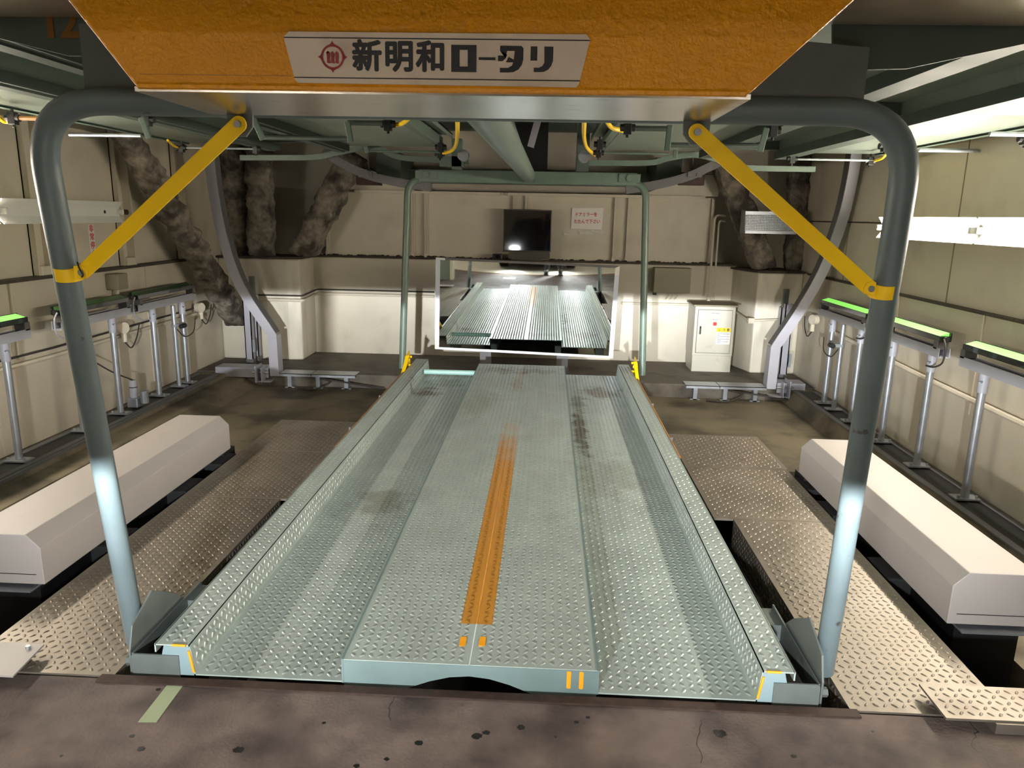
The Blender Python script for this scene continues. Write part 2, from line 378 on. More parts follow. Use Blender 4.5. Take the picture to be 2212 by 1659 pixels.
# right wall
wr = struct(build('wall_right', MB().box(XR, XR+.12, 1.9, 9.2, -.6, .95).box(XR+.035, XR+.12, 1.9, 9.2, .95, 3.4), 'cream', origin=(XR, 5, 0)), 'cream painted steel panel side wall with lamps')
build('ledge_flange', MB().box(XR-.012, XR+.04, 1.9, 8.0, .945, .962), 'grime', wr)
for y in (3.4, 4.2, 5.3, 6.45, 7.15): build('panel_joint', MB().box(XR+.03, XR+.036, y, y+.008, .962, 3.3), 'box_olive', wr)
build('panel_joint', MB().box(XR+.03, XR+.037, 6.4, 8.2, 1.49, 1.502), 'grime', wr)
for y in (4.75, 3.9, 5.9): build('joint_strip', MB().box(XR-.012, XR, y, y+.014, .3, .945), 'cream', wr, bevel=.003)
build('conduit_clip', MB().box(XR-.02, XR, 7.2, 7.26, .40, .56), 'cream', wr, bevel=.006)
# back wall
bw = struct(build('wall_back', MB().box(-2.75, 2.16, YB, YB+.1, -.3, 1.0).box(-2.56, 1.86, YB+.02, YB+.1, 1.0, 1.73), 'cream', origin=(-.2, YB, 0)), 'cream painted back wall')
struct(build('wall_alcove', MB().box(-3.8, 2.95, 9.12, 9.25, -.3, 3.4), 'cream', origin=(-.2, 9.12, 0)), 'dim cream wall of the alcove behind the coated columns')
build('ledge_flange', MB().box(-2.74, 2.15, YB-.09, YB+.05, .985, 1.005), 'grime', bw)
random.seed(5)
dm = MB()
for k in range(150):
    x = random.uniform(-2.7, 2.1); r = random.uniform(.006, .022); dm.ball((x, random.uniform(YB-.045, YB+.0), 1.005+r*.2), r, 6, 4, (1.3, 1, .7))
o = build('dust_crumbs', dm, 'grime', bw, smooth=True, fix=False); o['kind'] = 'stuff'
for x in (-2.55, -1.55, -1.40, -.39, -.25, .755, .905, 1.84):
    build('rib', MB().box(x-.006, x+.006, YB-.035, YB+.02, 1.005, 1.715).box(x-.006, x+.03, YB-.0, YB+.02, 1.005, 1.715), 'cream', bw)
    build('foot_cleat', MB().box(x-.012, x+.018, YB-.045, YB+.02, 1.005, 1.05), 'cream', bw, bevel=.003)
build('top_trim', MB().box(-2.2, 1.75, YB-.06, YB+.1, 1.715, 1.745), 'cream', bw)
mk = place(text_mesh('1102', .045, .0006), (-.50, YB-.061, 1.731), (1, 0, 0), (0, 0, 1), (0, -1, 0)); build('marker_writing', mk, 'ink', bw)
# corner pedestals under the columns
pp = [(XL, 8.12), (-2.86, 8.12), (-2.72, 8.14), (-2.72, 8.66), (XL, 8.66)]
build('pedestal', MB().prism([(x, y, -.15) for x, y in pp], (0, 0, 1.13)), 'cream_low', wl, bevel=.02)
pp2 = [(XL, 8.08), (-2.85, 8.08), (-2.69, 8.10), (-2.69, 8.66), (XL, 8.66)]
build('pedestal_cap', MB().prism([(x, y, .98) for x, y in pp2], (0, 0, .022)), 'grime', wl)
pp = [(XR, 8.13), (2.28, 8.13), (2.13, 8.66), (XR, 8.66)]
build('pedestal', MB().prism([(x, y, -.15) for x, y in pp], (0, 0, 1.10)), 'cream_low', wr, bevel=.015)
pp2 = [(XR, 8.09), (2.25, 8.09), (2.10, 8.66), (XR, 8.66)]
build('pedestal_cap', MB().prism([(x, y, .95) for x, y in pp2], (0, 0, .022)), 'grime', wr)
# dim machinery beam and soffit over the back wall
build('soffit_beam', MB().box(-2.3, 1.85, YB+.06, 9.1, 1.85, 1.99).box(-3.6, 2.7, 8.9, 9.1, 2.45, 2.6), 'beam_dark', bw)
for s, x in ((1, -2.0), (-1, 1.55)):
    build('corner_plate', MB().prism([(x-.35*s, YB+.01, 1.745), (x+.5*s, YB+.01, 1.745), (x-.05*s, YB+.01, 1.98), (x-.35*s, YB+.01, 1.98)], (0, .02, 0)), 'cream', bw)
    build('rail_hanger', MB().box(x+.16*s, x+.42*s, YB-.5, YB+.3, 1.86, 2.12), 'beam_dark', bw)
# machine ceiling
ce = struct(build('ceiling', MB().box(-3.9, 3.0, 1.1, 9.3, 3.3, 3.4), 'beam_dark', origin=(0, 5, 3.3)), 'dark ceiling of the lift shaft')
build('centre_dark_block', MB().box(-.38, -.02, 8.70, 8.9, 1.9, 3.2), 'black_pit', ce)  # solid black block put in for the unlit gap above the back wall
# entrance bay behind the camera
wf = struct(build('wall_front', MB().box(-4.2, -1.85, .78, .95, 0, 3.3).box(1.43, 4.2, .78, .95, 0, 3.3).box(-1.85, 1.43, .78, .95, 1.96, 3.3), 'door_green', origin=(0, .9, 0)), 'green grey entrance wall around the door opening')
for x in (-1.85, 1.43): build('jamb_trim', MB().box(x-.03, x+.03, .74, .98, 0, 1.96), 'cream', wf)
struct(build('wall_bay', MB().box(-4.2, -4.1, -8, .8, 0, 3.0).box(4.1, 4.2, -8, .8, 0, 3.0).box(-4.2, 4.2, -8.1, -8, 0, 3.0), 'cream', origin=(0, -4, 0)), 'cream walls of the entrance bay')
struct(build('ceiling_bay', MB().box(-4.2, 4.2, -8, .8, 2.95, 3.05), 'cream', origin=(0, -4, 2.95)), 'cream ceiling of the entrance bay')
TTX, TTY, TTR = -.21, -2.75, 2.55
n = 64
tt = thing('turntable', 'pale ribbed car turntable with an orange rim, outside the entrance', 'turntable', (TTX, TTY, -.004))
build('disc', MB().prism([(TTX+TTR*math.cos(2*math.pi*k/n), TTY+TTR*math.sin(2*math.pi*k/n), -.004) for k in range(n)], (0, 0, .0105)), 'turntable', tt)
rb = MB()
for k in range(80):
    x = TTX-TTR+.05+k*(2*TTR-.1)/79; h = math.sqrt(max(0, (TTR-.05)**2-(x-TTX)**2))
    if h > .1: rb.box(x-.008, x+.008, TTY-h, TTY+h, .0065, .0079)
o = build('ribs', rb, 'turntable', tt); o['kind'] = 'stuff'
rg = MB(); rg.tube([(TTX+(TTR+.03)*math.cos(2*math.pi*k/n), TTY+(TTR+.03)*math.sin(2*math.pi*k/n), -.002) for k in range(n+1)], .0095, 6, cap=False)
build('rim', rg, 'ring_orange', tt, smooth=True)
build('bay_apron', MB().box(-1.85, 1.43, -.02, .0, -.003, -.001), 'bay_concrete', fl)
tag(build('floor_card', MB().box(-.86, -.62, .42, .60, -.004, .003), 'white_paint', origin=(-.74, .51, -.004)), 'white card lying on the slab near the turntable', 'card')
for i, (x, y) in enumerate(((-1.9, -1.6), (1.5, -1.6), (-2.75, -4.3), (2.9, -5.6))):
    t = thing('ceiling_lamp', ('left' if x < 0 else 'right')+(' front' if y > -2 else ' rear')+' twin tube lamp on the entrance bay ceiling', 'lamp', (x, y, 2.95), 'entrance bay lamps')
    rear = y < -2
    build('housing', MB().box(x-.62, x+.62, y-.1, y+.1, 2.90, 2.95) if rear else MB().box(x-.1, x+.1, y-.62, y+.62, 2.90, 2.95), 'white_paint', t)
    build('tube', MB().tube([(x-.6, y, 2.875), (x+.6, y, 2.875)] if rear else [(x, y-.6, 2.875), (x, y+.6, 2.875)], .016, 10), 'tube_bay', t, smooth='angle')
# ------------------------------------------------------------------ the car pallet with its hanger arches
PX = -.21; Y0, Y1 = 2.125, 7.07
PAL = thing('car_pallet', 'pale green checker-plate car pallet hung in tubular arches under an orange sign panel', 'pallet', (PX, 4.6, 0))
import copy
# checker paint with stains: one material for the pallet decks (local coordinates of the pallet)
SPOTS = ([(-.78, 1.55, .17, .22, (96, 66, 40), .75), (-.66, 1.95, .2, .25, (110, 92, 70), .5), (.72, 1.7, .22, .3, (100, 80, 54), .65),
                                   (.49, .55, .07, .75, (84, 70, 50), .75), (.5, 1.35, .08, .4, (84, 70, 50), .5), (-.63, -.95, .2, .25, (110, 104, 84), .5), (.6, -.4, .25, .5, (130, 130, 112), .4),
                                   (.1, 2.2, .35, .2, (110, 96, 76), .5), (-.2, 2.15, .3, .18, (112, 96, 76), .45), (0, 1.8, .05, .6, (150, 104, 60), .5), (-.3, .9, .2, .6, (140, 140, 122), .35)],
            (-.057, .057, -2.23, -.1, (196, 132, 30)))
for mn in ('pallet_paint', 'lug_paint'): stain_nodes(MATS[mn], *SPOTS)
def deck(name, x0, x1, y0, y1, z, th=.006):
    o = build(name, MB().box(x0, x1, y0, y1, z-th, z), 'pallet_paint', PAL)
    g = lugs(MB(), (x0+.002, y0+.004, z), (1, 0, 0), (0, 1, 0), (0, 0, 1), x1-x0-.004, y1-y0-.008)
    l = build('raised_lugs', g, 'lug_paint', PAL, smooth=True, fix=False); l['kind'] = 'stuff'
    return o
ZC = .08
deck('track_plate', -1.118, -.625, Y0, Y1-.02, 0)
deck('track_plate', .205, .712, Y0, Y1-.02, 0)
deck('centre_plate', -.625, PX-.0015, Y0, Y1+.0, ZC)
deck('centre_plate', PX+.0015, .205, Y0, Y1+.0, ZC)
build('centre_seam', MB().tube([(PX, Y0, ZC), (PX, Y1, ZC)], .002, 6), 'lug_paint', PAL, smooth=True)
for x in (-.625, .205): build('centre_side', MB().box(x-.003, x+.003, Y0-.004, Y1, -.006, ZC+.003), 'plain_teal', PAL)
for s, xi, xo in ((-1, -1.118, -1.247), (1, .712, .825)):
    zt = .105; xt = xi+s*.012
    build('kerb_wall', MB().hull8([(xi, Y0, 0), (xi+s*.005, Y0, 0), (xi+s*.005, Y1+.03, 0), (xi, Y1+.03, 0)], [(xt, Y0, zt), (xt+s*.005, Y0, zt), (xt+s*.005, Y1+.03, zt), (xt, Y1+.03, zt)]), 'pallet_paint', PAL)
    nrm = np.array([-s*zt, 0, -s*-.012*s*1.0]); nrm = np.array([-s*1.0, 0, .11]); nrm /= np.linalg.norm(nrm)
    g = lugs(MB(), (xi, Y0+.004, .004), (0, 1, 0), np.array([s*.012, 0, zt])/math.hypot(.012, zt), nrm, Y1-Y0, zt-.006)
    l = build('raised_lugs', g, 'lug_paint', PAL, smooth=True, fix=False); l['kind'] = 'stuff'
    build('kerb_top', MB().box(xt, xo, Y0, Y1+.03, zt-.005, zt).box(xo-.002, xo+.003, Y0, Y1+.03, zt-.03, zt), 'pallet_paint', PAL)
    xa, xb = sorted((xt, xo))
    l = build('raised_lugs', lugs(MB(), (xa, Y0+.004, zt), (1, 0, 0), (0, 1, 0), (0, 0, 1), xb-xa, Y1-Y0), 'lug_paint', PAL, smooth=True, fix=False); l['kind'] = 'stuff'
    # end cap of the kerb with orange paint strokes
    build('kerb_end_cap', MB().hull8([(xi+s*.004, Y0-.002, -.005), (xo-s*.004, Y0-.002, -.005), (xo-s*.004, Y0+.003, -.005), (xi+s*.004, Y0+.003, -.005)],
                                    [(xt+s*.002, Y0-.002, zt-.005), (xo-s*.03, Y0-.002, zt-.005), (xo-s*.03, Y0+.003, zt-.005), (xt+s*.002, Y0+.003, zt-.005)]), 'pale_blue_paint', PAL)
    build('paint_stroke', MB().tube([(xt+s*.012, Y0-.003, zt), (xt+s*.058, Y0-.003, zt)], .0042, 8), 'orange_mark', PAL)
    build('paint_stroke', MB().tube([(xi+s*.004, Y0-.003, .008), (xt+s*.004, Y0-.003, zt-.018)], .0042, 8), 'orange_mark', PAL)
    # rounded channel bracket that carries the arch foot
    xg = PX+s*1.118
    cp = fillet([(xi+s*.05, Y0-.006, -.014), (xg, Y0-.006, -.014), (xg, Y0-.006, .068), (xi+s*.05, Y0-.006, .068)], .014, 5)
    build('foot_channel', MB().prism(cp, (0, .006, 0)).box(xg-s*.006, xg, Y0, 2.62, -.014, .068).box(xi+s*.06, xg, 2.5, 2.62, -.014, .05), 'bracket_grey', PAL)
    gp = [(2.128, -.02), (2.128, .072), (2.155, .15), (2.29, .205), (2.43, .12), (2.50, .06), (2.50, -.02)]
    gs = build('gusset_plate', MB().prism([(xg+s*.006, a, b) for a, b in gp], (s*.007, 0, 0)), 'bracket_grey', PAL, bevel=.0015)
    for (a, b_) in ((2.155, .02), (2.36, .02)):
        build('bolt', MB().tube([(xg+s*.01, a, b_), (xg+s*.036, a, b_)], .016, 6), 'bracket_grey', gs)
    # rear guard rod and its amber bracket on the outside of the kerb
    xr = xo+s*.02
    rd = build('guard_rod', MB().tube([(xr, 4.35, .075), (xr, 6.55, .085)], .011, 8), 'amber_brown', PAL, smooth='angle')
    for y in (4.7, 5.6): build('clip', MB().box(xr-.004, xr+s*.018, y, y+.012, .07, .098), 'rail_dark', rd)
    rb_ = build('guard_bracket', MB().prism([(xr+s*.012, 6.55, .06), (xr+s*.012, 6.72, .2), (xr+s*.012, 6.92, .22), (xr+s*.012, 6.98, .05)], (s*.006, 0, 0)).bar((xr, 6.5, .08), (xr, 6.75, .2), .03, .012), 'yellow', PAL)
    for (a, b_) in ((6.74, .16), (6.8, .1), (6.86, .17)): build('bolt', MB().tube([(xr+s*.005, a, b_), (xr-s*.02, a, b_)], .012, 6), 'yellow', rb_)
build('wheel_stop_bar', MB().tube([(-1.11, 6.74, .055), (-.627, 6.74, .055)], .024, 12), 'fresh_teal', PAL, smooth='angle')
# front apron of the centre section with its arched cut-out
ap = [(-.622, ZC-.003), (.202, ZC-.003), (.202, -.075)]
for k in range(13):
    t = k/12; x = PX+.39*(1-2*t); z = -.075+.114*abs(math.cos(math.pi*(t-.5)))**1.7; ap.append((x, z))
ap += [(-.622, -.075)]
a = build('front_apron', MB().prism([(x, Y0-.002, z) for x, z in ap], (0, .006, 0)), 'plain_teal', PAL)
for x in (.112, .152): build('paint_stroke', MB().prism(fillet([(x-.007, Y0-.0035, .074), (x+.007, Y0-.0035, .074), (x+.007, Y0-.0035, .012), (x-.007, Y0-.0035, .012), (x-.007, Y0-.0035, .074)], .005, 3)[:-1], (0, .002, 0)), 'orange_mark', a)
build('under_frame', MB().box(-1.1, -1.0, Y0+.05, Y1-.1, -.1, -.008).box(.6, .7, Y0+.05, Y1-.1, -.1, -.008).box(-.62, -.55, Y0+.03, Y1-.1, -.1, -.008).box(.13, .2, Y0+.03, Y1-.1, -.1, -.008).box(-1.2, .78, 3.4, 3.5, -.1, -.03).box(-1.2, .78, 5.6, 5.7, -.1, -.03), 'bracket_grey', PAL)
for (px_, py_) in ((1000, 1387), (1042, 1387)):
    q = az(px_, py_, ZC); build('paint_dash', MB().prism(fillet([(q[0]-.011, q[1]-.028, ZC+.0022), (q[0]+.011, q[1]-.028, ZC+.0022), (q[0]+.011, q[1]+.028, ZC+.0022), (q[0]-.011, q[1]+.028, ZC+.0022), (q[0]-.011, q[1]-.028, ZC+.0022)], .006, 3)[:-1], (0, 0, .0012)), 'orange_mark', PAL)
# front arch
RA = .033
def arch(yb, yt, hb, ht, zt, zb, R, r=RA):
    P = [(PX-hb, yb, zb), (PX-ht, yt+(yb-yt)*.12, zt-.22), (PX-ht+.005, yt, zt), (PX+ht-.005, yt, zt), (PX+ht, yt+(yb-yt)*.12, zt-.22), (PX+hb, yb, zb)]
    P = [P[0], (PX-ht-(hb-ht)*.0, yt, zt), (PX+ht, yt, zt), P[-1]]
    return fillet(P, R, 12)
ZT = 1.752
build('front_arch', MB().tube(arch(2.26, 1.875, 1.180, 1.062, ZT, .03, .19), RA, 20), 'arch_paint', PAL, smooth='angle')
# hanger plate welded on the arch
build('hanger_plate', MB().prism([(-1.145, 1.885, ZT+.022), (.735, 1.885, ZT+.022), (.735, 1.885, 1.895), (.30, 1.885, 1.93), (-.72, 1.885, 1.93), (-1.145, 1.885, 1.93)], (0, .012, 0)), 'bracket_grey', PAL)
# orange name panel with its bottom flange
OY = 1.5
pan = build('sign_panel', MB().prism([(-.81, OY, 1.73), (.372, OY, 1.73), (.98, OY, 2.30), (-1.25, OY, 2.30)], (0, .012, 0)), 'orange', PAL, bevel=.006)
build('rounded_lip', MB().tube([(-.806, OY+.006, 1.734), (.368, OY+.006, 1.734)], .008, 8), 'orange', pan, smooth='angle')
build('weld_line', MB().box(-.80, -.50, OY-.0008, OY+.001, 1.752, 1.753), 'amber_brown', pan)
build('bottom_flange', MB().box(-.815, .377, OY+.006, 1.848, 1.722, 1.731), 'flange_steel', PAL)
build('panel_rib', MB().box(-.78, .34, 1.78, 1.79, 1.731, 2.28).box(-.05, -.04, 1.51, 1.78, 1.731, 2.2).box(-.7, -.69, 1.51, 1.78, 1.731, 2.2), 'frame_green', PAL)
# name plate (lettering as on the photograph)
SY = OY-.004
sg = build('name_plate', MB().prism([(-.5, SY, 1.831), (.062, SY, 1.831), (.0695, SY, 1.822), (.052, SY, 1.744), (.047, SY, 1.738), (-.487, SY, 1.740), (-.493, SY, 1.746), (-.511, SY, 1.822)], (0, .006, 0)), 'sign_cream', pan)
for z, xa, xb in ((1.8205, -.5105, .069), (1.7495, -.4935, .0535)): build('border_line', MB().box(xa, xb, SY-.0006, SY+.001, z-.001, z+.001), 'ink', sg)
AXS = ((1, 0, 0), (0, 0, 1), (0, -1, 0))
sx = lambda px: ay(px, 128, SY)[0]
kz = 1.7865
for ch, pxc in (('新', 793), ('明', 862), ('和', 931)):
    lm = MB()
    for k in range(8):
        q_ = text_mesh(ch, .0575, .0006); place(q_, (sx(pxc)+.0021*math.cos(k*math.pi/4), SY-.0004-.00001*k, kz-.001+.0021*math.sin(k*math.pi/4)), *AXS); lm.add(q_.v, q_.f)
    build('letter', lm, 'ink', sg, fix=False)
def glyph(polys, pxc, wpx):
    mb = MB(); sc = wpx*(SY/1600.0)*1.02
    for poly in polys: mb.prism([(sx(pxc)+(x-.5)*sc, SY-.0012, kz+(y-.5)*sc) for x, y in poly], (0, .0016, 0))
    return mb
RO = [[(0, 1), (1, 1), (1, .82), (0, .82)], [(0, .82), (.33, .82), (.33, .2), (0, .2)], [(.66, .82), (1, .82), (1, .2), (.66, .2)], [(0, .2), (1, .2), (1, 0), (0, 0)]]
BAR = [[(0, .43), (1, .43), (1, .58), (0, .58)]]
TA = [[(.08, .98), (.92, .98), (1, .9), (1, .8), (.34, .8), (.08, .8)], [(.08, .8), (.36, .8), (.30, .62), (.0, .62), (0, .42), (.18, .42), (.30, .52), (.36, .66)], [(.66, .8), (1, .8), (1, .5), (.62, .42)],
      [(1, .5), (.95, .3), (.82, .12), (.62, .02), (.4, 0), (.08, 0), (.08, .17), (.4, .17), (.56, .26), (.62, .42)], [(.42, .58), (.64, .47), (.62, .38), (.32, .38)]]
RI = [[(.05, 1), (.33, 1), (.33, .45), (.05, .45)], [(.62, 1), (1, 1), (1, .45), (.64, .38)], [(1, .45), (.93, .25), (.8, .1), (.62, .01), (.42, 0), (.2, 0), (.2, .17), (.42, .17), (.56, .24), (.64, .38)]]
for g, pc, wp in ((RO, 1002, 50), (BAR, 1052, 33), (TA, 1103, 50), (RI, 1169, 47)): build('letter', glyph(g, pc, wp), 'ink', sg)
# red emblem: ring with four points and an m
ec = np.array([sx(719), SY-.0008, 1.7865]); em = MB(); n = 28; r1, r2 = .0225, .0185
ringv = [(ec[0]+r*math.cos(2*math.pi*k/n), ec[1]-d, ec[2]+r*math.sin(2*math.pi*k/n)) for r, d in ((r1, .0006), (r2, .0006)) for k in range(n)]
em.add(ringv, [(k, (k+1) % n, n+(k+1) % n, n+k) for k in range(n)])
for a in range(4):
    A = math.pi/2*a
    for sg_ in (-1, 1):
        pts = [(r1-.001, 0), (r1+.0062, 0), (r1+.0016, .0022*sg_), (r1-.0015, .007*sg_)]
        em.add([(ec[0]+x*math.cos(A)-y*math.sin(A), ec[1]-.0006, ec[2]+x*math.sin(A)+y*math.cos(A)) for x, y in pts], [(0, 1, 2, 3)])
emb = build('emblem', em, 'emblem_red', sg, fix=False)
mm = MB()
for k in (-1, 0, 1):
    x = k*.0082; mm.prism([(x-.0026, 0, -.0085), (x+.0026, 0, -.0085), (x+.0034, 0, .0065), (x+.0, 0, .0105), (x-.0030, 0, .0075)], (0, .001, 0)); mm.prism([(x-.004, 0, -.0085), (x+.0034, 0, -.0085), (x+.0044, 0, -.011), (x-.0012, 0, -.011)], (0, .001, 0))
mm.prism([(-.0125, 0, .0075), (-.009, 0, .0108), (-.006, 0, .0085), (-.0105, 0, .0045)], (0, .001, 0))
mm.v = [(ec[0]+x, ec[1]-.0012+y, ec[2]+z) for x, y, z in mm.v]; build('emblem_letter', mm, 'emblem_red', sg)
# yellow braces with clamps
for s in (-1, 1):
    tp = ay(515, 268, 1.842) if s < 0 else ay(1506, 285, 1.842); bt = ay(178, 588, 1.955) if s < 0 else ay(1880, 623, 1.955)
    t = bt-tp; t /= np.linalg.norm(t); nr = np.cross(t, (0, 1, 0)); nr /= np.linalg.norm(nr); face = np.cross(nr, t)
    pts = []
    for k in range(9): a = math.pi/2+math.pi*k/8; pts.append(tp+.019*(math.cos(a)*t+math.sin(a)*nr))
    for k in range(9): a = -math.pi/2+math.pi*k/8; pts.append(bt+.019*(math.cos(a)*t+math.sin(a)*nr))
    br = build('brace_bar', MB().prism(pts, face*.006), 'yellow', PAL)
    for q in (tp, bt): build('pivot_bolt', MB().tube([q-face*.008, q+face*.016], .0085, 10), 'galv', br, smooth='angle')
    build('brace_lug', MB().prism([(tp[0]-.032, 1.852, tp[2]+.03), (tp[0]+.032, 1.852, tp[2]+.03), (tp[0]+.03, 1.852, tp[2]-.005), (tp[0]+.012, 1.852, tp[2]-.028), (tp[0]-.012, 1.852, tp[2]-.028), (tp[0]-.03, 1.852, tp[2]-.005)], (0, .008, 0)), 'bracket_grey', PAL)
    # clamp band around the leg
    k0 = (1.31-ZT)/(-.01-ZT); lc = np.array([PX+s*(1.062+(1.158-1.062)*k0), 1.875+(2.26-1.875)*k0, bt[2]-.003])
    ln = np.array([s*(1.158-1.062), .385, -1.762]); ln /= np.linalg.norm(ln); e1 = np.array([1, 0, 0])-ln*ln[0]; e1 /= np.linalg.norm(e1); e2 = np.cross(ln, e1)
    cl = MB().tube([lc-ln*.018, lc-ln*.006, lc+ln*.006, lc+ln*.018], .0365, 24)
    cl.prism([(lc[0]-s*.03, 1.953, lc[2]+.019), (bt[0], 1.953, bt[2]+.019), (bt[0]-s*.014, 1.953, bt[2]+.013), (bt[0]-s*.019, 1.953, bt[2]), (bt[0]-s*.014, 1.953, bt[2]-.013), (bt[0], 1.953, bt[2]-.019), (lc[0]-s*.03, 1.953, lc[2]-.017)], (0, -.004, 0))
    ck = build('clamp_band', cl, 'yellow', PAL, smooth='angle')
    if s < 0: build('cable_tie', MB().tube(catmull([bt+np.array(q) for q in ((-.004, -.012, .028), (.002, -.014, .01), (.01, -.014, -.006), (.004, -.012, -.012))], 4), .0022, 6), 'black', ck)
# rear arch, top beam and spine
RZ = 1.835
build('rear_arch', MB().tube(arch(7.03, 7.2, 1.165, 1.118, RZ-.02, .02, .16), RA, 16), 'frame_green', PAL, smooth='angle')
bl = ay(905, 377, 7.17); br = ay(1376, 378, 7.17)
tb = build('top_beam', MB().box(bl[0], br[0], 7.15, 7.18, RZ-.045, RZ+.065), 'frame_green', PAL, bevel=.004)
for x in (bl[0]+.07, br[0]-.07): build('end_pad', MB().box(x-.1, x+.1, 7.138, 7.15, RZ-.02, RZ+.055).tube([(x, 7.14, RZ+.018), (x, 7.125, RZ+.018)], .032, 14), 'frame_green', tb, bevel=.002)
build('spine_tube', MB().tube([(-.218, 1.9, 1.826), (-.19, 7.16, 1.86)], .066, 20), 'frame_green', PAL, smooth='angle')
build('spine_shoe', MB().box(-.42, -.17, 2.2, 2.6, 1.80, 1.83), 'beam_dark', PAL)
# ------------------------------------------------------------------ the two pallets waiting above, seen from below
def upper_pallet(s, xi, xo, zu, label):
    """xi = inner track edge, xo = outer track edge, underside at zu"""
    ya, yb = 2.0, 6.42; g = lambda a: xi+(xo-xi)*a
    t = thing('raised_pallet', label, 'pallet', ((xi+xo)/2, 4.2, zu), 'pallets raised above')
    build('track_plate', MB().box(g(0), g(.36), ya, yb, zu, zu+.01), 'under_pallet', t)
    build('track_plate', MB().box(g(.64), g(1), ya, yb, zu, zu+.01), 'under_pallet', t)
    build('centre_plate', MB().box(g(.36), g(.64), ya, yb, zu+.075, zu+.085).box(g(.36)-.004, g(.36)+.004, ya, yb, zu, zu+.085).box(g(.64)-.004, g(.64)+.004, ya, yb, zu, zu+.085), 'under_pallet', t)
    for a, d in ((0, -s), (1, s)):
        build('kerb', MB().box(g(a), g(a)+.006*d, ya, yb+.03, zu, zu+.11).box(g(a), g(a)+d*.12, ya, yb+.03, zu+.10, zu+.11).box(g(a)+d*.115, g(a)+d*.12, ya, yb+.03, zu+.07, zu+.11), 'under_pallet', t)
        build('side_channel', MB().box(g(a)+d*.02, g(a)+d*.03, ya, yb, zu-.01, zu+.09).box(g(a)+d*.02, g(a)+d*.07, ya, yb, zu-.012, zu-.004), 'frame_green', t)
    # longitudinal stiffeners, an L section
    for a in (.36, .64):
        d = s
        build('stiffener', MB().box(g(a)-.02, g(a)+.02, ya, yb-.05, zu-.05, zu).box(g(a)-.02, g(a)+d*.09, ya, yb-.05, zu-.058, zu-.05), 'beam_dark', t)
    for y in (2.3, 4.2, 6.3): build('cross_beam', MB().box(xi-s*.05, xo+s*.05, y, y+.06, zu+.012, zu+.07), 'beam_dark', t)
    return t
UL = upper_pallet(-1, -.93, -3.02, 2.04, 'pallet raised at upper left, pale green underside with number 12')
UR = upper_pallet(1, .46, 2.62, 2.04, 'pallet raised at upper right, pale green underside catching the lamp light')
# dark end plates with the bay number
EY = 1.965
e = build('end_plate', MB().prism([ay(x, y, EY) for x, y in ((230, 121), (145, 120), (0, 83), (-260, 20), (-260, -60), (230, -60))], (0, .012, 0)), 'beam_dark', UL)
q = ay(130, 52, EY)
build('number', place(text_mesh('12', .100, .001, .003), (q[0], EY-.002, q[2]), (1, 0, 0), (0, 0, 1), (0, -1, 0)), 'dull_orange', e)
build('end_plate', MB().prism([ay(x, y, EY) for x, y in ((1800, 152), (1960, 148), (2212, 95), (2460, 40), (2460, -60), (1800, -60))], (0, .012, 0)), 'beam_dark', UR)
# rods, cranks and yellow hoses under the raised pallets (photo pixels on a level just under them)
ZR = 1.965
def zp(x, y, z=ZR): return az(x, y, z)
def rod(par, a, b, r=.012, m='galv', name='latch_rod', z=ZR):
    A, B = zp(*a, z), zp(*b, z); B = np.array([B[0], A[1], B[2]]); build(name, MB().tube([A, B], r, 8), m, par, smooth='angle')
def arm(par, a, b, m='bracket_grey', y=None):
    Y = zp(*a)[1] if y is None else y
    build('crank_arm', MB().bar(ay(*a, Y), ay(*b, Y), .03, .014, up=(0, 1, 0)), m, par, bevel=.003)
def knob(par, a, y=None):
    Y = zp(*a)[1] if y is None else y; c = ay(*a, Y)
    build('rod_clamp', MB().box(c[0]-.02, c[0]+.02, Y-.02, Y+.02, c[2]-.035, c[2]+.03).tube([c+np.array([-.04, 0, 0]), c+np.array([.04, 0, 0])], .02, 8).tube([c+np.array([.0, 0, -.05]), c+np.array([.0, 0, .05])], .009, 6), 'black', par, bevel=.003)
def hose(par, pts, z=ZR, r=.012, m='yellow'):
    build('cable_hose', MB().tube(catmull([zp(x, y, z) for x, y in pts], 5), r, 8), m, par, smooth='angle')
rod(UL, (150, 291), (318, 296)); arm(UL, (305, 252), (322, 300), 'frame_green'); knob(UL, (318, 258))
knob(UL, (28, 255)); rod(UL, (36, 255), (95, 252), m='amber_brown'); hose(UL, [(-10, 245), (8, 262), (20, 262)])
rod(UL, (392, 319), (545, 321), .008); knob(UL, (392, 319)); knob(UL, (552, 322)); hose(UL, [(362, 303), (375, 315), (388, 320)], r=.008)
arm(UL, (548, 255), (568, 302), 'frame_green'); rod(UL, (566, 297), (752, 299), .016, 'beam_dark'); arm(UL, (750, 263), (758, 308), 'frame_green')
rod(UL, (752, 265), (830, 268), .014, 'beam_dark'); knob(UL, (838, 268)); hose(UL, [(850, 270), (868, 267), (888, 252)])
hose(UL, [(988, 250), (988, 285), (985, 312), (975, 326), (958, 331)]); knob(UL, (952, 318)); knob(UL, (950, 332))
rod(UL, (800, 326), (945, 323), .008, 'frame_green'); arm(UL, (790, 316), (794, 330), 'frame_green')
build('roller', MB().tube([az(1000, 335, 1.95)+np.array([0, 0, 0]), az(1000, 335, 1.95)+np.array([0, .08, 0])], .045, 16), 'galv', UL, smooth='angle')
build('end_post', MB().box(-.80, -.72, 6.3, 6.4, 1.86, 2.1).box(-.9, -.7, 6.3, 6.36, 1.88, 1.96), 'frame_green', UL)
hose(UR, [(1262, 258), (1262, 300), (1270, 322), (1290, 338)]); knob(UR, (1293, 330)); knob(UR, (1296, 312)); hose(UR, [(1308, 258), (1322, 276), (1346, 282)]); knob(UR, (1356, 276))
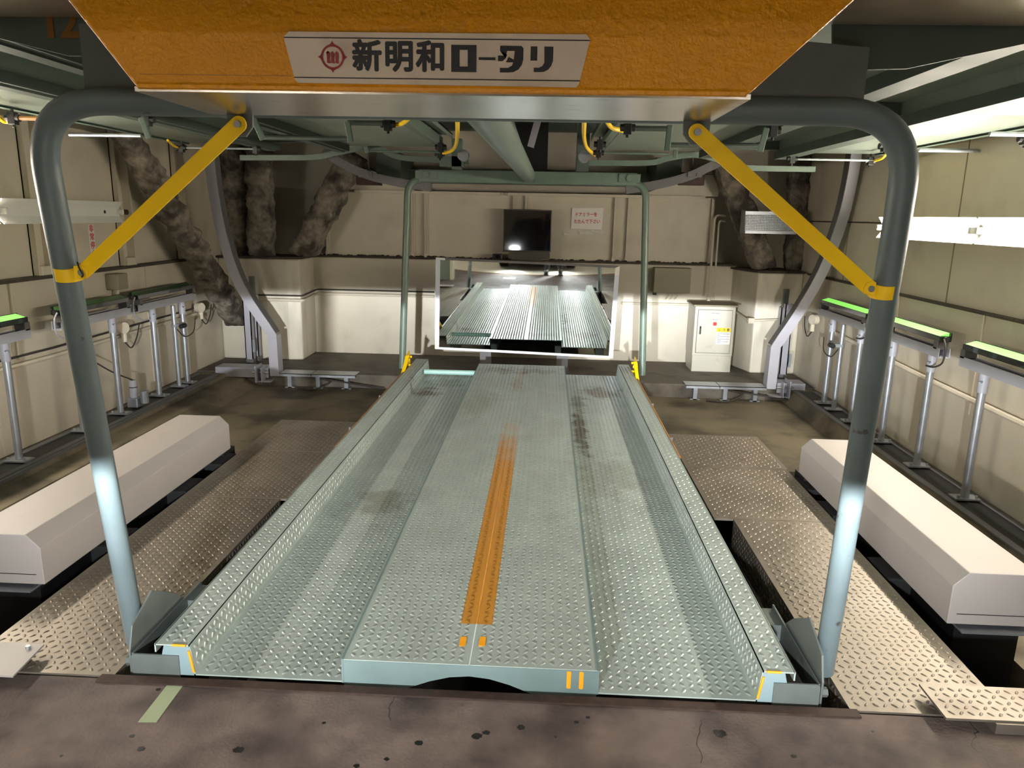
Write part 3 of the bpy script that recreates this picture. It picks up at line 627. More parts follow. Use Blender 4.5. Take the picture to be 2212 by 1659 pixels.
rod(UR, (1368, 277), (1446, 277), .014, 'beam_dark'); arm(UR, (1447, 270), (1441, 326), 'frame_green'); rod(UR, (1448, 313), (1640, 316), .016, 'beam_dark'); arm(UR, (1656, 276), (1642, 328), 'frame_green'); knob(UR, (1670, 282))
rod(UR, (1305, 330), (1455, 327), .008, 'frame_green'); arm(UR, (1460, 324), (1457, 342), 'frame_green')
rod(UR, (1716, 344), (1880, 348), .008, 'galv'); knob(UR, (1711, 343)); knob(UR, (1880, 347)); hose(UR, [(1886, 348), (1905, 342), (1920, 325)], r=.010); knob(UR, (1912, 316))
rod(UR, (1985, 324), (2108, 327)); arm(UR, (2108, 332), (2138, 285), 'frame_green'); rod(UR, (2138, 289), (2230, 293)); knob(UR, (2215, 300))
build('roller', MB().tube([az(1262, 338, 1.95), az(1262, 338, 1.95)+np.array([0, .08, 0])], .045, 16), 'galv', UR, smooth='angle')
build('end_post', MB().box(.22, .32, 6.25, 6.35, 1.86, 2.25), 'beam_dark', UR)
# bent green rear rails of the raised pallets
for par, pts in ((UL, [(520, 341), (600, 341), (680, 340), (730, 330), (785, 319), (820, 322), (850, 336), (890, 343), (1012, 349)]), (UR, [(1262, 352), (1400, 352), (1440, 343), (1480, 336), (1515, 336), (1550, 346), (1600, 362), (1760, 366)])):
    build('bent_rail', MB().sweep(catmull([ay(x, y, 6.6) for x, y in pts], 4), [(-.02, -.022), (.02, -.022), (.02, .022), (-.02, .022)], (0, 1, 0)), 'frame_green', par)
# shiny hood beams at the top edge
for s, (xa, xb), z in ((-1, (-1.9, -1.0), 1.966), (1, (.60, 1.9), 1.966)):
    o = build('hood_beam', MB().box(xa, xb, 1.2, 1.955, z-.006, z+.05), 'hood_steel', origin=((xa+xb)/2, 1.6, z))
    tag(o, 'flat steel hood beam at the top '+('left' if s < 0 else 'right')+' edge beside the orange panel', 'beam', 'hood beams')

# ------------------------------------------------------------------ grey housings beside the decks
def cover_box(s, xin, y0, y1, label):
    t = thing('machine_cover', label, 'cover', (xin+s*.18, (y0+y1)/2, -.29), 'long grey machine covers')
    w_, h, ch = .37, .215, .055
    prof = [(xin, 0), (xin, h-ch), (xin+s*ch, h), (xin+s*(w_-ch), h), (xin+s*w_, h-ch), (xin+s*w_, 0)]
    build('hood', MB().prism([(x, y0, z) for x, z in prof], (0, y1-y0, 0)), 'box_grey', t, bevel=.003)
    build('base_frame', MB().box(xin+s*.06, xin+s*.31, y0+.05, y1+.02, -.29, 0).box(xin-s*.0, xin+s*.37, y1-.1, y1+.06, -.06, -.001), 'black', t)
    build('front_tray', MB().box(xin+s*.05, xin+s*.4, y0-.02, y0+.1, -.028, -.02), 'galv', t)
    build('panel_gap', MB().box(xin+s*.03, xin+s*.36, y0-.001, y0+.002, .042, .045), 'black', t)
    for k, y in enumerate((y0+.4, y0+1.1, y1-.25)): build('rubber_pad', MB().box(xin-s*.05, xin+s*.08, y, y+.22, -.12, -.02), 'rubber', t, bevel=.01)
    return t
cover_box(-1, -1.995, 2.66, 4.47, 'long angular grey machine housing beside the left checker deck')
cover_box(1, 1.58, 2.65, 4.38, 'long angular grey machine housing beside the right checker deck')

# ------------------------------------------------------------------ sensor stands on the side kerbs
def sensor(s, X, posts, y0, y1, lit, label, cable=0):
    zb, zt = -.15, .64
    t = thing('light_curtain', label, 'sensor', (X, (y0+y1)/2, zb), 'light curtain sensors along the side walls')
    for y in posts:
        p = build('post', MB().tube([(X, y, zb+.012), (X, y, zt)], .024, 12), 'galv', t, smooth='angle')
        build('sleeve', MB().tube([(X, y, zt-.12), (X, y, zt+.0)], .0285, 12), 'grey_paint', p, smooth='angle')
        build('foot_plate', MB().box(X-.075, X+.075, y-.045, y+.045, zb, zb+.01), 'galv', p)
        for d in (-.055, .055): build('bolt', MB().tube([(X-s*d, y-.03, zb+.01), (X-s*d, y-.03, zb+.028)], .009, 6), 'galv', p)
        build('set_screw', MB().tube([(X-s*.02, y-.02, zt-.05), (X-s*.05, y-.05, zt-.05)], .007, 6), 'galv', p)
    build('channel', MB().box(X-.035, X+.035, y0, y1, zt, zt+.006).box(X-.038, X-.032, y0, y1, zt, zt+.062).box(X+.032, X+.038, y0, y1, zt, zt+.062), 'grey_paint', t)
    b = build('sensor_bar', MB().box(X-.036, X+.036, y0+.01, y1-.01, .745, .782).box(X+s*.032, X+s*.04, y0+.01, y1-.01, .745, .806), 'sensor_housing', t, bevel=.003)
    build('lens', MB().prism([(X-s*.034, y0+.03, .7815), (X+s*.03, y0+.03, .803), (X+s*.03, y0+.03, .7815)], (0, y1-y0-.06, 0)), 'green_lens' if lit else 'lens_dim', b)
    for y in (y0+.03, y1-.05): build('holder', MB().box(X-.038, X+.038, y, y+.05, zt+.05, .748), 'rail_dark', t, bevel=.003)
    yc = y0+.03
    build('connector', MB().tube([(X, yc+.03, .755), (X, yc-.04, .765)], .017, 8), 'black', b)
    build('cable', MB().tube(catmull([(X-s*.02, yc-.04, .765), (X-s*.03, yc-.09, .72), (X-s*.03, yc-.08, .62), (X-s*.03, yc+.02, .57), (X-s*.028, yc+.12, .56)], 6), .006, 6), 'dark_cable' if s > 0 else 'grey_paint', t, smooth='angle')
XA, XB = -3.45, 2.62
sensor(-1, XA, (4.52, 3.6), 3.45, 4.73, True, 'nearest left light curtain, its green strip cut by the left frame edge')
sensor(-1, XA, (5.22, 5.72), 5.05, 5.94, False, 'middle left light curtain, behind the front arch leg and yellow clamp')
sensor(-1, XA, (6.34, 6.88), 6.06, 7.1, False, 'far left light curtain beside the slanting coated brace')
sensor(1, XB, (4.43, 3.5), 3.4, 4.65, True, 'nearest right light curtain, bright green strip at the right frame edge')
sensor(1, XB, (5.04, 5.61), 4.9, 5.75, True, 'middle right light curtain, green strip starting behind the front arch leg')
sensor(1, XB, (6.19, 6.82), 6.06, 7.1, True, 'far right light curtain with bright green strip below the yellow brace')
for s, X, y, zt, lb in ((-1, XA, 6.71, .62, 'left'), (1, XB, 6.58, .62, 'right')):
    t = thing('pipe_post', f'thin galvanised pipe post with a clamped photocell, {lb} wall far end', 'post', (X, y, -.15), 'photocell pipe posts')
    build('pipe', MB().tube([(X, y, -.14), (X, y, zt)], .021, 12), 'galv', t, smooth='angle')
    build('foot_plate', MB().box(X-.07, X+.07, y-.04, y+.04, -.15, -.14), 'galv', t)
    build('clamp', MB().tube([(X, y, .42), (X, y, .445)], .028, 10).box(X-s*.02, X-s*.09, y-.02, y+.02, .42, .45), 'galv', t)
    build('photocell', MB().tube([(X-s*.09, y+.02, .435), (X-s*.09, y-.06, .435)], .022, 10), 'black', t, smooth='angle')
    build('cable', MB().tube(catmull([(X-s*.02, y, .40), (X-s*.03, y+.12, .31), (X-s*.03, y+.3, .33), (X, y+.42, .44)], 6), .005, 6), 'dark_cable', t)
# base channels carrying the stands
for s, X, lb in ((-1, XA, 'left'), (1, XB, 'right')):
    t = thing('base_channel', f'dark steel base channel along the {lb} wall under the sensor posts', 'channel', (X, 4.8, -.16), 'kerb base channels')
    for d in (-.11, .085): build('flange_bar', MB().box(X+d-.014, X+d+.03, 2.1, 7.3, -.165, -.151), 'rail_dark', t, bevel=.003)
    if s < 0: build('flange_bar', MB().box(X+.125, X+.145, 2.1, 7.2, -.18, -.155), 'rail_dark', t)
    build('slot_floor', MB().box(X-.1, X+.09, 2.1, 7.3, -.165, -.160), 'black', t)
# floor photocell unit beside the left posts
q = np.array([-3.46, 5.95, -.15])
t = thing('floor_sensor', 'small grey pipe sensor with valve body on the left kerb between the posts', 'sensor', q)
build('body', MB().tube([q+np.array([0, 0, .07]), q+np.array([0, 0, .23])], .03, 12), 'grey_paint', t, smooth='angle')
build('cap_band', MB().tube([q+np.array([0, 0, .165]), q+np.array([0, 0, .172])], .032, 12), 'black', t)
build('valve_block', MB().box(q[0]-.04, q[0]+.05, q[1]-.05, q[1]+.05, -.15, -.07).tube([q+np.array([.09, .0, .03]), q+np.array([.09, .0, .14])], .034, 12), 'galv', t, bevel=.006)
build('cable', MB().tube(catmull([q+np.array([0, 0, .23]), q+np.array([-.02, -.3, .38]), q+np.array([-.1, -.55, .6]), q+np.array([-.13, -.55, .74])], 6), .006, 6), 'dark_cable', t)

# ------------------------------------------------------------------ curved guide rails at the back
def guide(s, pts, foot, label, grp):
    t = thing('guide_rail', label, 'rail', foot, grp)
    P = catmull(pts[:-1], 5)+[np.array(pts[-1])]
    build('rail_face', MB().sweep(P, [(-.012, -.047), (.012, -.047), (.012, .047), (-.012, .047)], (0, 1, 0)), 'rail_grey', t)
    wp = [(-.06, .035), (.06, .035), (.06, .047), (-.06, .047)] if s > 0 else [(-.06, -.047), (.06, -.047), (.06, -.035), (-.06, -.035)]
    sh = np.array([0, .06, 0])
    build('running_face', MB().sweep([p+sh for p in P[:-1]], wp, (0, 1, 0)), 'rail_dark', t)
    build('lower_web', MB().sweep([P[-2]+sh, P[-1]+sh], wp, (0, 1, 0)), 'rail_grey', t)
    return t
PL = [ay(445, 290, 7.15), ay(452, 340, 7.2), ay(462, 420, 7.3), ay(483, 520, 7.35), ay(520, 620, 7.4), ay(588, 724, 7.42), ay(594, 812, 7.42)]
g1 = guide(-1, PL, (PL[-1][0], 7.42, -.15), 'curved pale grey guide rail standing at the back left', 'curved guide rails')
PR = [ay(1850, 330, 6.95), ay(1838, 400, 7.0), ay(1818, 480, 7.1), ay(1780, 580, 7.25), ay(1733, 664, 7.35), ay(1675, 750, 7.4), ay(1665, 840, 7.4)]
g2 = guide(1, PR, (PR[-1][0], 7.4, -.15), 'curved pale grey guide rail standing at the back right', 'curved guide rails')
for g, s in ((g1, -1), (g2, 1)):
    x = g.location.x
    build('foot_angle', MB().box(x+s*.06, x+s*(.62 if s < 0 else .34), 7.40, 7.41, -.20, -.10).box(x+s*.06, x+s*(.62 if s < 0 else .34), 7.41, 7.6, -.11, -.10), 'rail_grey', g)
    build('foot_plate', MB().box(x-.02, x+s*.16, 7.34, 7.47, -.235, -.225).box(x+s*.10, x+s*.11, 7.32, 7.5, -.235, -.08).box(x+s*.155, x+s*.165, 7.3, 7.48, -.235, -.06), 'rail_grey', g)
    build('adjusting_bolt', MB().tube([(x+s*.05, 7.38, -.14), (x+s*.22, 7.38, -.14)], .009, 8), 'galv', g)
build('shim_block', MB().box(-3.42, -3.24, 7.33, 7.40, -.245, -.235).box(-3.39, -3.28, 7.34, 7.40, -.28, -.245), 'brick_red', g1)
# twin upright channels beside each rail
for s, xs, lb in ((-1, (ay(537, 740, 7.75)[0], ay(552, 740, 7.95)[0]), 'left'), (1, (ay(1698, 740, 7.75)[0], ay(1712, 740, 7.6)[0]), 'right')):
    t = thing('upright_channel', f'twin grey upright channels behind the {lb} guide rail', 'channel', (xs[0], 7.75, -.15), 'upright channels')
    for k, x in enumerate(xs):
        y = 7.75+.18*k
        h = .66 if k == 0 else .60
        build('channel', MB().box(x-.04, x+.04, y, y+.01, -.08, h).box(x-.04, x-.03, y, y+.07, -.08, h).box(x+.03, x+.04, y, y+.07, -.08, h), 'rail_grey', t)
        build('foot_block', MB().box(x-.04, x+.04, y, y+.08, -.15, -.08), 'rail_dark', t)
    build('latch', MB().box(xs[0]+.045, xs[0]+.07, 7.74, 7.76, .0, .14).bar((xs[0]+.05, 7.75, .02), (xs[1], 7.8, .05), .012, .02), 'galv', t)
    build('top_stub', MB().box(xs[0]-.02, xs[0]+.03, 7.9, 7.95, .6, .8), 'bracket_grey', t)
# low shelves on the platform edge
for pa, pb, lb in (((604, 808), (768, 815), 'left'), ((1482, 830), (1655, 838), 'right')):
    A, B = ay(*pa, 7.36), ay(*pb, 7.36)
    t = thing('edge_shelf', f'low steel shelf plate along the platform edge, {lb} of the pallet', 'shelf', ((A[0]+B[0])/2, 7.4, -.29), 'edge shelves')
    xm = A[0]+(B[0]-A[0])*.42
    for xa, xb in ((A[0], xm-.004), (xm+.004, B[0])): build('shelf_plate', MB().box(xa, xb, 7.34, 7.54, -.142, -.136).box(xa, xb, 7.34, 7.345, -.165, -.136), 'galv', t)
    for k in range(3): x = A[0]+.1+(B[0]-A[0]-.2)*k/2; build('bracket', MB().box(x-.02, x+.02, 7.36, 7.44, -.29, -.142).box(x-.05, x+.05, 7.36, 7.42, -.29, -.28), 'galv', t)
    build('loose_cable', MB().tube(catmull([(A[0]+.2, 7.3, -.28), (A[0]+.4, 7.24, -.27), (A[0]+.55, 7.28, -.2), (A[0]+.45, 7.34, -.18), (B[0]+.3, 7.3, -.26)], 6), .008, 6), 'dark_cable', t, smooth='angle')
# upper guide arcs near the ceiling
for s, pts, lb in ((-1, [(700, 325), (722, 342), (765, 366), (810, 383), (870, 396), (932, 405)], 'left'), (1, [(1575, 340), (1530, 362), (1490, 380), (1430, 397), (1352, 410)], 'right')):
    P = catmull([ay(x, y, 7.7) for x, y in pts], 5)
    t = thing('upper_guide', f'short dark grey guide arc under the ceiling, {lb} of the rear arch', 'rail', P[len(P)//2], 'upper guide arcs')
    build('arc', MB().sweep(P, [(-.03, -.042), (.03, -.042), (.03, .042), (-.03, .042)], (0, 1, 0)), 'rail_dark', t)
    c = P[len(P)//2+ (0 if s < 0 else -1)]
    build('splice_plate', MB().box(c[0]-.07, c[0]+.07, 7.655, 7.668, c[2]-.03, c[2]+.02).tube([c+np.array([.03, -.04, -.005]), c+np.array([.03, -.06, -.005])], .018, 6), 'rail_dark', t)
    build('hanger_rod', MB().tube([(c[0], 7.82, c[2]), (c[0], 7.82, 3.3)], .012, 8), 'rail_dark', t)
    build('hanger_block', MB().box(c[0]-.12, c[0]+.12, 7.76, 7.9, c[2]-.1, c[2]+.02), 'rust_edge', t)
for s, a, b_, lb in ((-1, (1060, 140), (1122, 318), 'left'), (1, (1195, 140), (1146, 318), 'right')):
    A, B = ay(*a, 8.2), ay(*b_, 8.2); t = build('rail_tip', MB().bar(A, B, .07, .06, up=(0, 1, 0)), 'rail_grey', origin=tuple(B))
    tag(t, f'{lb} of the two pale rail tips hanging over the rear arch', 'rail', 'rail tips')
# ------------------------------------------------------------------ steel columns and braces with sprayed coating
def coated(name, a, b, w_, label, square=True, amp=.02, seed=0, grp=None, segs=44, zmin=1.003):
    a = np.array(a, float); b = np.array(b, float); t = b-a; L = np.linalg.norm(t); t /= L
    ref = np.array([0, 1.0, 0]); u = np.cross(t, ref); u /= np.linalg.norm(u); v = np.cross(u, t); n = 36; vs = []
    for i in range(segs+1):
        for k in range(n):
            an = 2*math.pi*k/n; cx, sy = math.cos(an), math.sin(an); e = .45 if square else 1
            px_, py_ = math.copysign(abs(cx)**e, cx)*w_, math.copysign(abs(sy)**e, sy)*w_
            p = a+t*(L*i/segs)+u*px_+v*py_
            d = noise.fractal(Vector((p*9).tolist())+Vector((seed, 0, 0)), .8, 2.0, 5)
            p = p+(u*cx+v*sy)*amp*d*1.6
            vs.append(np.array([p[0], p[1], max(p[2], zmin)]))
    fs = [(i*n+k, i*n+(k+1) % n, (i+1)*n+(k+1) % n, (i+1)*n+k) for i in range(segs) for k in range(n)]+[tuple(range(n))[::-1], tuple(range(segs*n, (segs+1)*n))]
    low = a if a[2] < b[2] else b
    o = build(name, MB().add(vs, fs), 'spray_coat', smooth=True, origin=tuple(low)); return tag(o, label, 'brace' if 'brace' in name else 'column', grp)
coated('steel_brace', ax(245, 250, -3.42), ay(512, 690, 7.95), .10, 'long slanting brace with rough sprayed coating on the left wall', amp=.022, seed=1, grp='coated braces', segs=80, zmin=-.1)
coated('steel_column', ay(505, 300, 8.42), ay(517, 556, 8.42), .15, 'dark coated twin column in the back left corner, outer one', seed=3, grp='coated columns')
coated('steel_column', ay(560, 300, 8.3), ay(566, 556, 8.3), .13, 'dark coated twin column in the back left corner, inner one', seed=5, grp='coated columns')
coated('steel_brace', ay(765, 330, 8.38), ay(652, 552, 8.38), .135, 'short slanting coated brace left of the back wall panel', seed=7, grp='coated braces')
coated('steel_brace', ay(1560, 345, 8.38), ay(1652, 582, 8.38), .125, 'short slanting coated brace behind the perforated lamp box', zmin=.974, seed=9, grp='coated braces')
coated('steel_column', ay(1727, 330, 8.42), ay(1716, 586, 8.42), .10, 'dark coated column in the back right corner', zmin=.974, seed=11, grp='coated columns')

# ------------------------------------------------------------------ things on the back wall
TL, TR, BR, BL = ay(941.6, 556, 7.741), ay(1338.8, 574.4, 7.741), ay(1323.7, 774, 7.758), ay(939.5, 753.7, 7.758)
mt = thing('wall_mirror', 'large framed mirror on a low stand behind the pallet, reflecting it', 'mirror', (BL+BR)/2)
C = [TL, TR, BR, BL]; cen = sum(C)/4; nrm = np.cross(TR-TL, BL-TL); nrm /= np.linalg.norm(nrm)
if nrm[1] > 0: nrm = -nrm
fr = .035
def inset(P, d): return P+(cen-P)/np.linalg.norm(cen-P)*d
I = [inset(p, .05) for p in C]
build('glass', MB().prism([p for p in I], -nrm*.006), 'mirror_glass', mt)
build('backing', MB().prism([p-nrm*.008 for p in C], -nrm*.012), 'rail_dark', mt)
for k, nm in enumerate(('top_bar', 'side_bar', 'bottom_bar', 'side_bar')):
    a, b = k, (k+1) % 4
    build(nm, MB().hull8([C[a]+nrm*.008, C[b]+nrm*.008, I[b]+nrm*.008, I[a]+nrm*.008], [C[a]-nrm*.01, C[b]-nrm*.01, I[b]-nrm*.01, I[a]-nrm*.01]), 'rail_dark' if k == 0 else 'alu', mt)
for k in range(4): build('corner_cap', MB().prism([C[k]+nrm*.0082, C[k]+(C[(k+1) % 4]-C[k])*(.05 if k % 2 == 0 else .1)+nrm*.0082, I[k]+(I[(k+1) % 4]-I[k])*(.03 if k % 2 == 0 else .08)+nrm*.0082, I[k]+nrm*.0082], nrm*.003), 'white_paint', mt)
for x in (-.62, .2): build('stand_leg', MB().box(x-.06, x+.06, 7.77, 7.83, -.15, .5).box(x-.08, x+.08, 7.72, 8.1, -.15, -.13), 'rail_dark', mt)
build('stand_foot', MB().box(-.5, .08, 7.74, 7.8, -.15, -.06), 'black', mt)
# monitor
t = thing('monitor', 'black flat monitor in a brown frame above the mirror', 'monitor', (-.23, 8.5, 1.01))
a, b = ay(1088, 452, 8.46), ay(1190, 545, 8.46)
build('casing', MB().box(a[0], b[0], 8.46, 8.54, b[2], a[2]), 'tv_bezel', t, bevel=.006)
build('screen', MB().box(a[0]+.012, b[0]-.012, 8.452, 8.46, b[2]+.015, a[2]-.012), 'screen', t)
build('sill', MB().box(a[0]-.01, b[0]-.02, 8.43, 8.57, b[2]-.012, b[2]), 'tv_bezel', t)
build('stand', MB().box(a[0]+.06, b[0]-.01, 8.46, 8.55, 1.02, b[2]-.012).box(a[0]+.1, b[0]-.1, 8.42, 8.57, 1.006, 1.02), 'tv_bezel', t)
q = ay(1076, 549, 8.5); t2 = thing('wall_camera', 'small dark camera on the ledge left of the monitor', 'camera', (q[0], 8.5, 1.006))
build('body', MB().box(q[0]-.06, q[0]+.05, 8.44, 8.54, 1.006, 1.07), 'black', t2, bevel=.01); build('lens', MB().tube([(q[0], 8.44, 1.04), (q[0], 8.42, 1.04)], .022, 12), 'glass_dark', t2, smooth='angle')
# paper notice
YN = YB-.002
a, b = ay(1236, 448, YN), ay(1300, 496, YN)
t = thing('paper_notice', 'white paper notice with red Japanese lettering taped beside the monitor', 'notice', ((a[0]+b[0])/2, YN, b[2]))
build('sheet', MB().prism([(a[0], YN+.004, a[2]-.005), (b[0]+.01, YN+.004, a[2]), (b[0], YN+.004, b[2]), (a[0]-.005, YN+.004, b[2]+.005)], (0, .003, 0)), 'paper', t)
for (ln, pxc, pyc, sz) in (('ドアミラーを', 1266, 464, .05), ('たたんで下さい', 1268, 479, .05)):
    c = ay(pxc, pyc, YN); build('lettering', place(text_mesh(ln, sz, .0008, .0008), (c[0], YN+.002, c[2]), (1, 0, .02), (0, 0, 1), (0, -1, 0), .86), 'sign_red', t)
tp = MB(); random.seed(2)
for k in range(14):
    x = a[0]-.07+random.random()*.45; z = b[2]-.035+random.uniform(-.02, .02); tp.prism([(x-.03, YN+.004, z-.012), (x+.03, YN+.0, z-.008), (x+.026, YN+.003, z+.01), (x-.028, YN+.001, z+.012)], (0, .0015, 0))
o = build('tape_strip', tp, 'clear_tape', t); o['kind'] = 'stuff'
# junction box
a, b = ay(1411, 578, 8.5), ay(1490, 634, 8.5)
t = thing('junction_box', 'plain beige junction box on the back wall right of the rear arch leg', 'box', ((a[0]+b[0])/2, 8.6, b[2]))
build('case', MB().box(a[0]+.015, b[0], 8.5, 8.648, b[2], a[2]), 'box_olive', t, bevel=.006)
build('lid', MB().box(a[0]+.02, b[0]-.004, 8.492, 8.5, b[2]+.004, a[2]-.004), 'box_olive', t, bevel=.002)
build('plug', MB().box(a[0]+.02, a[0]+.06, 8.52, 8.56, b[2]-.03, b[2]), 'black', t)
for k in range(3): x = b[0]-.12-.05*k; build('cable', MB().tube(catmull([(x, 8.58, b[2]), (x, 8.59, b[2]-.03), (x-.01, 8.60, b[2]-.06), (x-.03, 8.61, b[2]-.085)], 5), .008, 6), 'cream', t, smooth='angle')
# control cabinet
a, b = ay(1507, 668, 8.0), ay(1594, 797, 8.0); x0, x1 = ay(1500, 797, 8.08)[0]-.02, ay(1588, 797, 8.08)[0]-.03
zb, zt = -.15, .575; xa, xb = 1.635, 2.07
t = thing('control_cabinet', 'beige steel control cabinet with red lamp and yellow caution label', 'cabinet', ((xa+xb)/2, 8.3, zb))
build('body', MB().box(xa, xb, 8.12, 8.47, .03, zt), 'cabinet', t, bevel=.004)
build('plinth', MB().box(xa+.005, xb-.005, 8.125, 8.465, zb, .03), 'cabinet', t, bevel=.003)
build('rain_cap', MB().box(xa-.025, xb+.025, 8.09, 8.495, zt, zt+.018), 'box_olive', t, bevel=.003)
d = build('door', MB().box(xa+.035, xb-.035, 8.108, 8.12, .065, zt-.04), 'cabinet', t, bevel=.003)
build('door_gap', MB().box(xa+.03, xb-.03, 8.116, 8.1195, .06, zt-.035), 'rail_dark', t)
build('handle', MB().box(xa+.055, xa+.075, 8.096, 8.108, .27, .36).box(xa+.058, xa+.072, 8.085, 8.096, .275, .33), 'chrome', d, bevel=.003)
xm = (xa+xb)/2
nm = build('name_label', MB().box(xm-.055, xm+.05, 8.105, 8.108, .49, .515), 'paper', d)
for k in range(8): x = xm-.046+.0115*k; build('blurred_character', MB().box(x, x+.008, 8.104, 8.1055, .498, .507), 'ink', d)
build('lamp_label', MB().box(xm-.03, xm+.03, 8.105, 8.108, .425, .443), 'paper', d)
for x in (xm-.022, xm-.009, xm+.014): build('blurred_character', MB().box(x, x+.008, 8.104, 8.1055, .429, .439), 'ink', d)
build('red_lamp', MB().box(xm-.018, xm+.018, 8.094, 8.108, .37, .405), 'red', d, bevel=.004)
lx0, lx1 = xb-.19, xb-.04
cl = build('caution_label', MB().box(lx0, lx1, 8.1055, 8.108, .165, .30), 'paper', d)
build('caution_band', MB().box(lx0, lx1, 8.1045, 8.108, .30, .345), 'label_yellow', d)
tri = place(text_mesh('注 意', .034, .0004, .0006), (lx0+.1, 8.104, .3225), (1, 0, 0), (0, 0, 1), (0, -1, 0)); build('lettering', tri, 'ink', d)
build('warning_triangle', MB().prism([(lx0+.012, 8.1035, .308), (lx0+.046, 8.1035, .308), (lx0+.029, 8.1035, .338)], (0, .001, 0)), 'orange_mark', d)
build('warning_mark', MB().box(lx0+.0275, lx0+.0305, 8.103, 8.104, .318, .331).box(lx0+.0275, lx0+.0305, 8.103, 8.104, .311, .315), 'ink', d)
for k in range(9):
    z = .289-.0135*k; wd = (.13, .13, .03, .13, .02, .13, .04, .12, .04)[k]; build('text_line', MB().box(lx0+.01, lx0+.01+wd, 8.1050, 8.106, z-.0024, z+.0024), 'grey_ink', cl)
# perforated lamp box on a bracket
a = ay(1616, 456, 7.95); b = ay(1714, 508, 7.95); xa, xb, z0, z1 = a[0], b[0]+.02, b[2]+.02, a[2]
t = thing('perforated_box', 'galvanised box with a perforated front, hung in the back right corner', 'box', ((xa+xb)/2, 8.05, z0))
build('case', MB().prism([(xa-.01, 7.97, z0), (xa-.01, 8.18, z0), (xa-.01, 8.18, z1+.02), (xa-.01, 8.02, z1)], (.01, 0, 0)).prism([(xb, 7.97, z0), (xb, 8.18, z0), (xb, 8.18, z1+.02), (xb, 8.02, z1)], (.01, 0, 0)).box(xa-.01, xb+.01, 7.96, 8.18, z0-.012, z0), 'galv', t)
build('rim', MB().box(xa-.01, xb+.01, 7.955, 7.97, z0-.005, z0+.012).box(xa-.01, xb+.01, 8.01, 8.03, z1-.03, z1), 'galv', t)
gf = MB(); nx, nz_ = 30, 12
for i in range(nx+1): x = xa+(xb-xa)*i/nx; gf.bar((x, 7.972, z0), (x, 8.02, z1-.02), .0085, .003, up=(0, -1, .1))
for j in range(nz_+1): z = z0+(z1-.02-z0)*j/nz_; y = 7.972+.048*j/nz_; gf.box(xa, xb, y-.0015, y+.0015, z-.0042, z+.0042)
o = build('perforated_front', gf, 'galv', t, fix=False); o['kind'] = 'stuff'
build('dark_back', MB().box(xa, xb, 8.17, 8.178, z0, z1), 'black', t)
build('wall_arm', MB().box(xb+.01, XR+.034, 8.1, 8.14, z0+.05, z0+.09), 'galv', t)
# conduits
def conduit(pts, r, label, m='cream', name='conduit', grp='wall conduits', fr=.08):
    o = build(name, MB().tube(fillet(pts, fr, 5), r, 8), m, smooth='angle', origin=tuple(np.array(pts[0]))); return tag(o, label, 'pipe', grp)
zA = ay(600, 648, 8.08)[2]; zB = ay(800, 637, 8.62)[2]; xe = ay(938, 642, 8.62)[0]
conduit([(-3.2, 8.085, zA), (-2.675, 8.085, zA), (-2.675, 8.62, zB), (xe, 8.62, zB)], .016, 'thin cream conduit along the back wall left of the mirror', fr=.04)
conduit([(-3.2, 8.09, zA+.05), (-2.68, 8.09, zA+.05), (-2.68, 8.63, zB+.05), (xe, 8.63, zB+.05)], .008, 'dark cable clipped above the conduit left of the mirror', 'dark_cable', 'cable', fr=.04)
fq = ay(1527, 656, 8.6); zC = fq[2]-.02; oq = ay(1620, 692, 8.1)
conduit([(ay(1342, 655, 8.62)[0], 8.625, zC), (fq[0]-.064, 8.625, zC)], .014, 'thin cream conduit running from behind the mirror to the round fitting')
conduit([(fq[0]+.064, 8.625, zC), (2.085, 8.625, zC), (2.20, 8.085, oq[2]), (oq[0]-.034, 8.085, oq[2])], .012, 'thin cream conduit bending over the cabinet to the right pedestal', fr=.03)
conduit([(oq[0]+.044, 8.085, oq[2]), (2.70, 8.085, oq[2]+.03)], .012, 'short cream conduit across the right pedestal front')
for dx, pyb, lb, r in ((0, 464, 'outer', .013), (.052, 476, 'inner', .011)):
    zt_ = ay(1550, pyb, 8.53)[2]; x0_ = fq[0]+dx
    conduit([(x0_, 8.53, zC+(.112 if dx == 0 else .075)), (x0_, 8.54, zt_), (1.985, 8.60, zt_-.01)], r, lb+' conduit rising from the fitting and bending over above the cabinet', fr=.13-.05*(dx > 0))
tag(build('conduit_fitting', MB().ball((fq[0], 8.595, zC), .06, 14, 8, (1, .9, 1)).tube([(fq[0], 8.53, zC), (fq[0], 8.53, zC+.11)], .022, 10), 'cream', smooth='angle', origin=(fq[0], 8.6, zC)), 'round conduit fitting above the control cabinet', 'fitting')
tag(build('conduit_outlet', MB().box(oq[0]-.03, oq[0]+.04, 8.05, 8.128, oq[2]-.03, oq[2]+.03), 'cream', bevel=.006, origin=tuple(oq)), 'small square cream outlet box on the right pedestal edge', 'box')
zl = .42
conduit([(XL+.02, 3.3, zl+.02), (XL+.02, 5.2, zl), (XL+.02, 7.9, zl+.02)], .017, 'cream conduit running along the lower left wall')
conduit([(XL+.02, 3.3, zl+.08), (XL+.02, 5.2, zl+.06), (XL+.02, 7.7, zl+.08)], .008, 'thin cable clipped above the left wall conduit', 'dark_cable', 'cable')
conduit([(XR-.036, 3.0, .38), (XR-.036, 5.2, .42), (XR-.036, 7.15, .48)], .020, 'cream conduit running along the lower right wall')
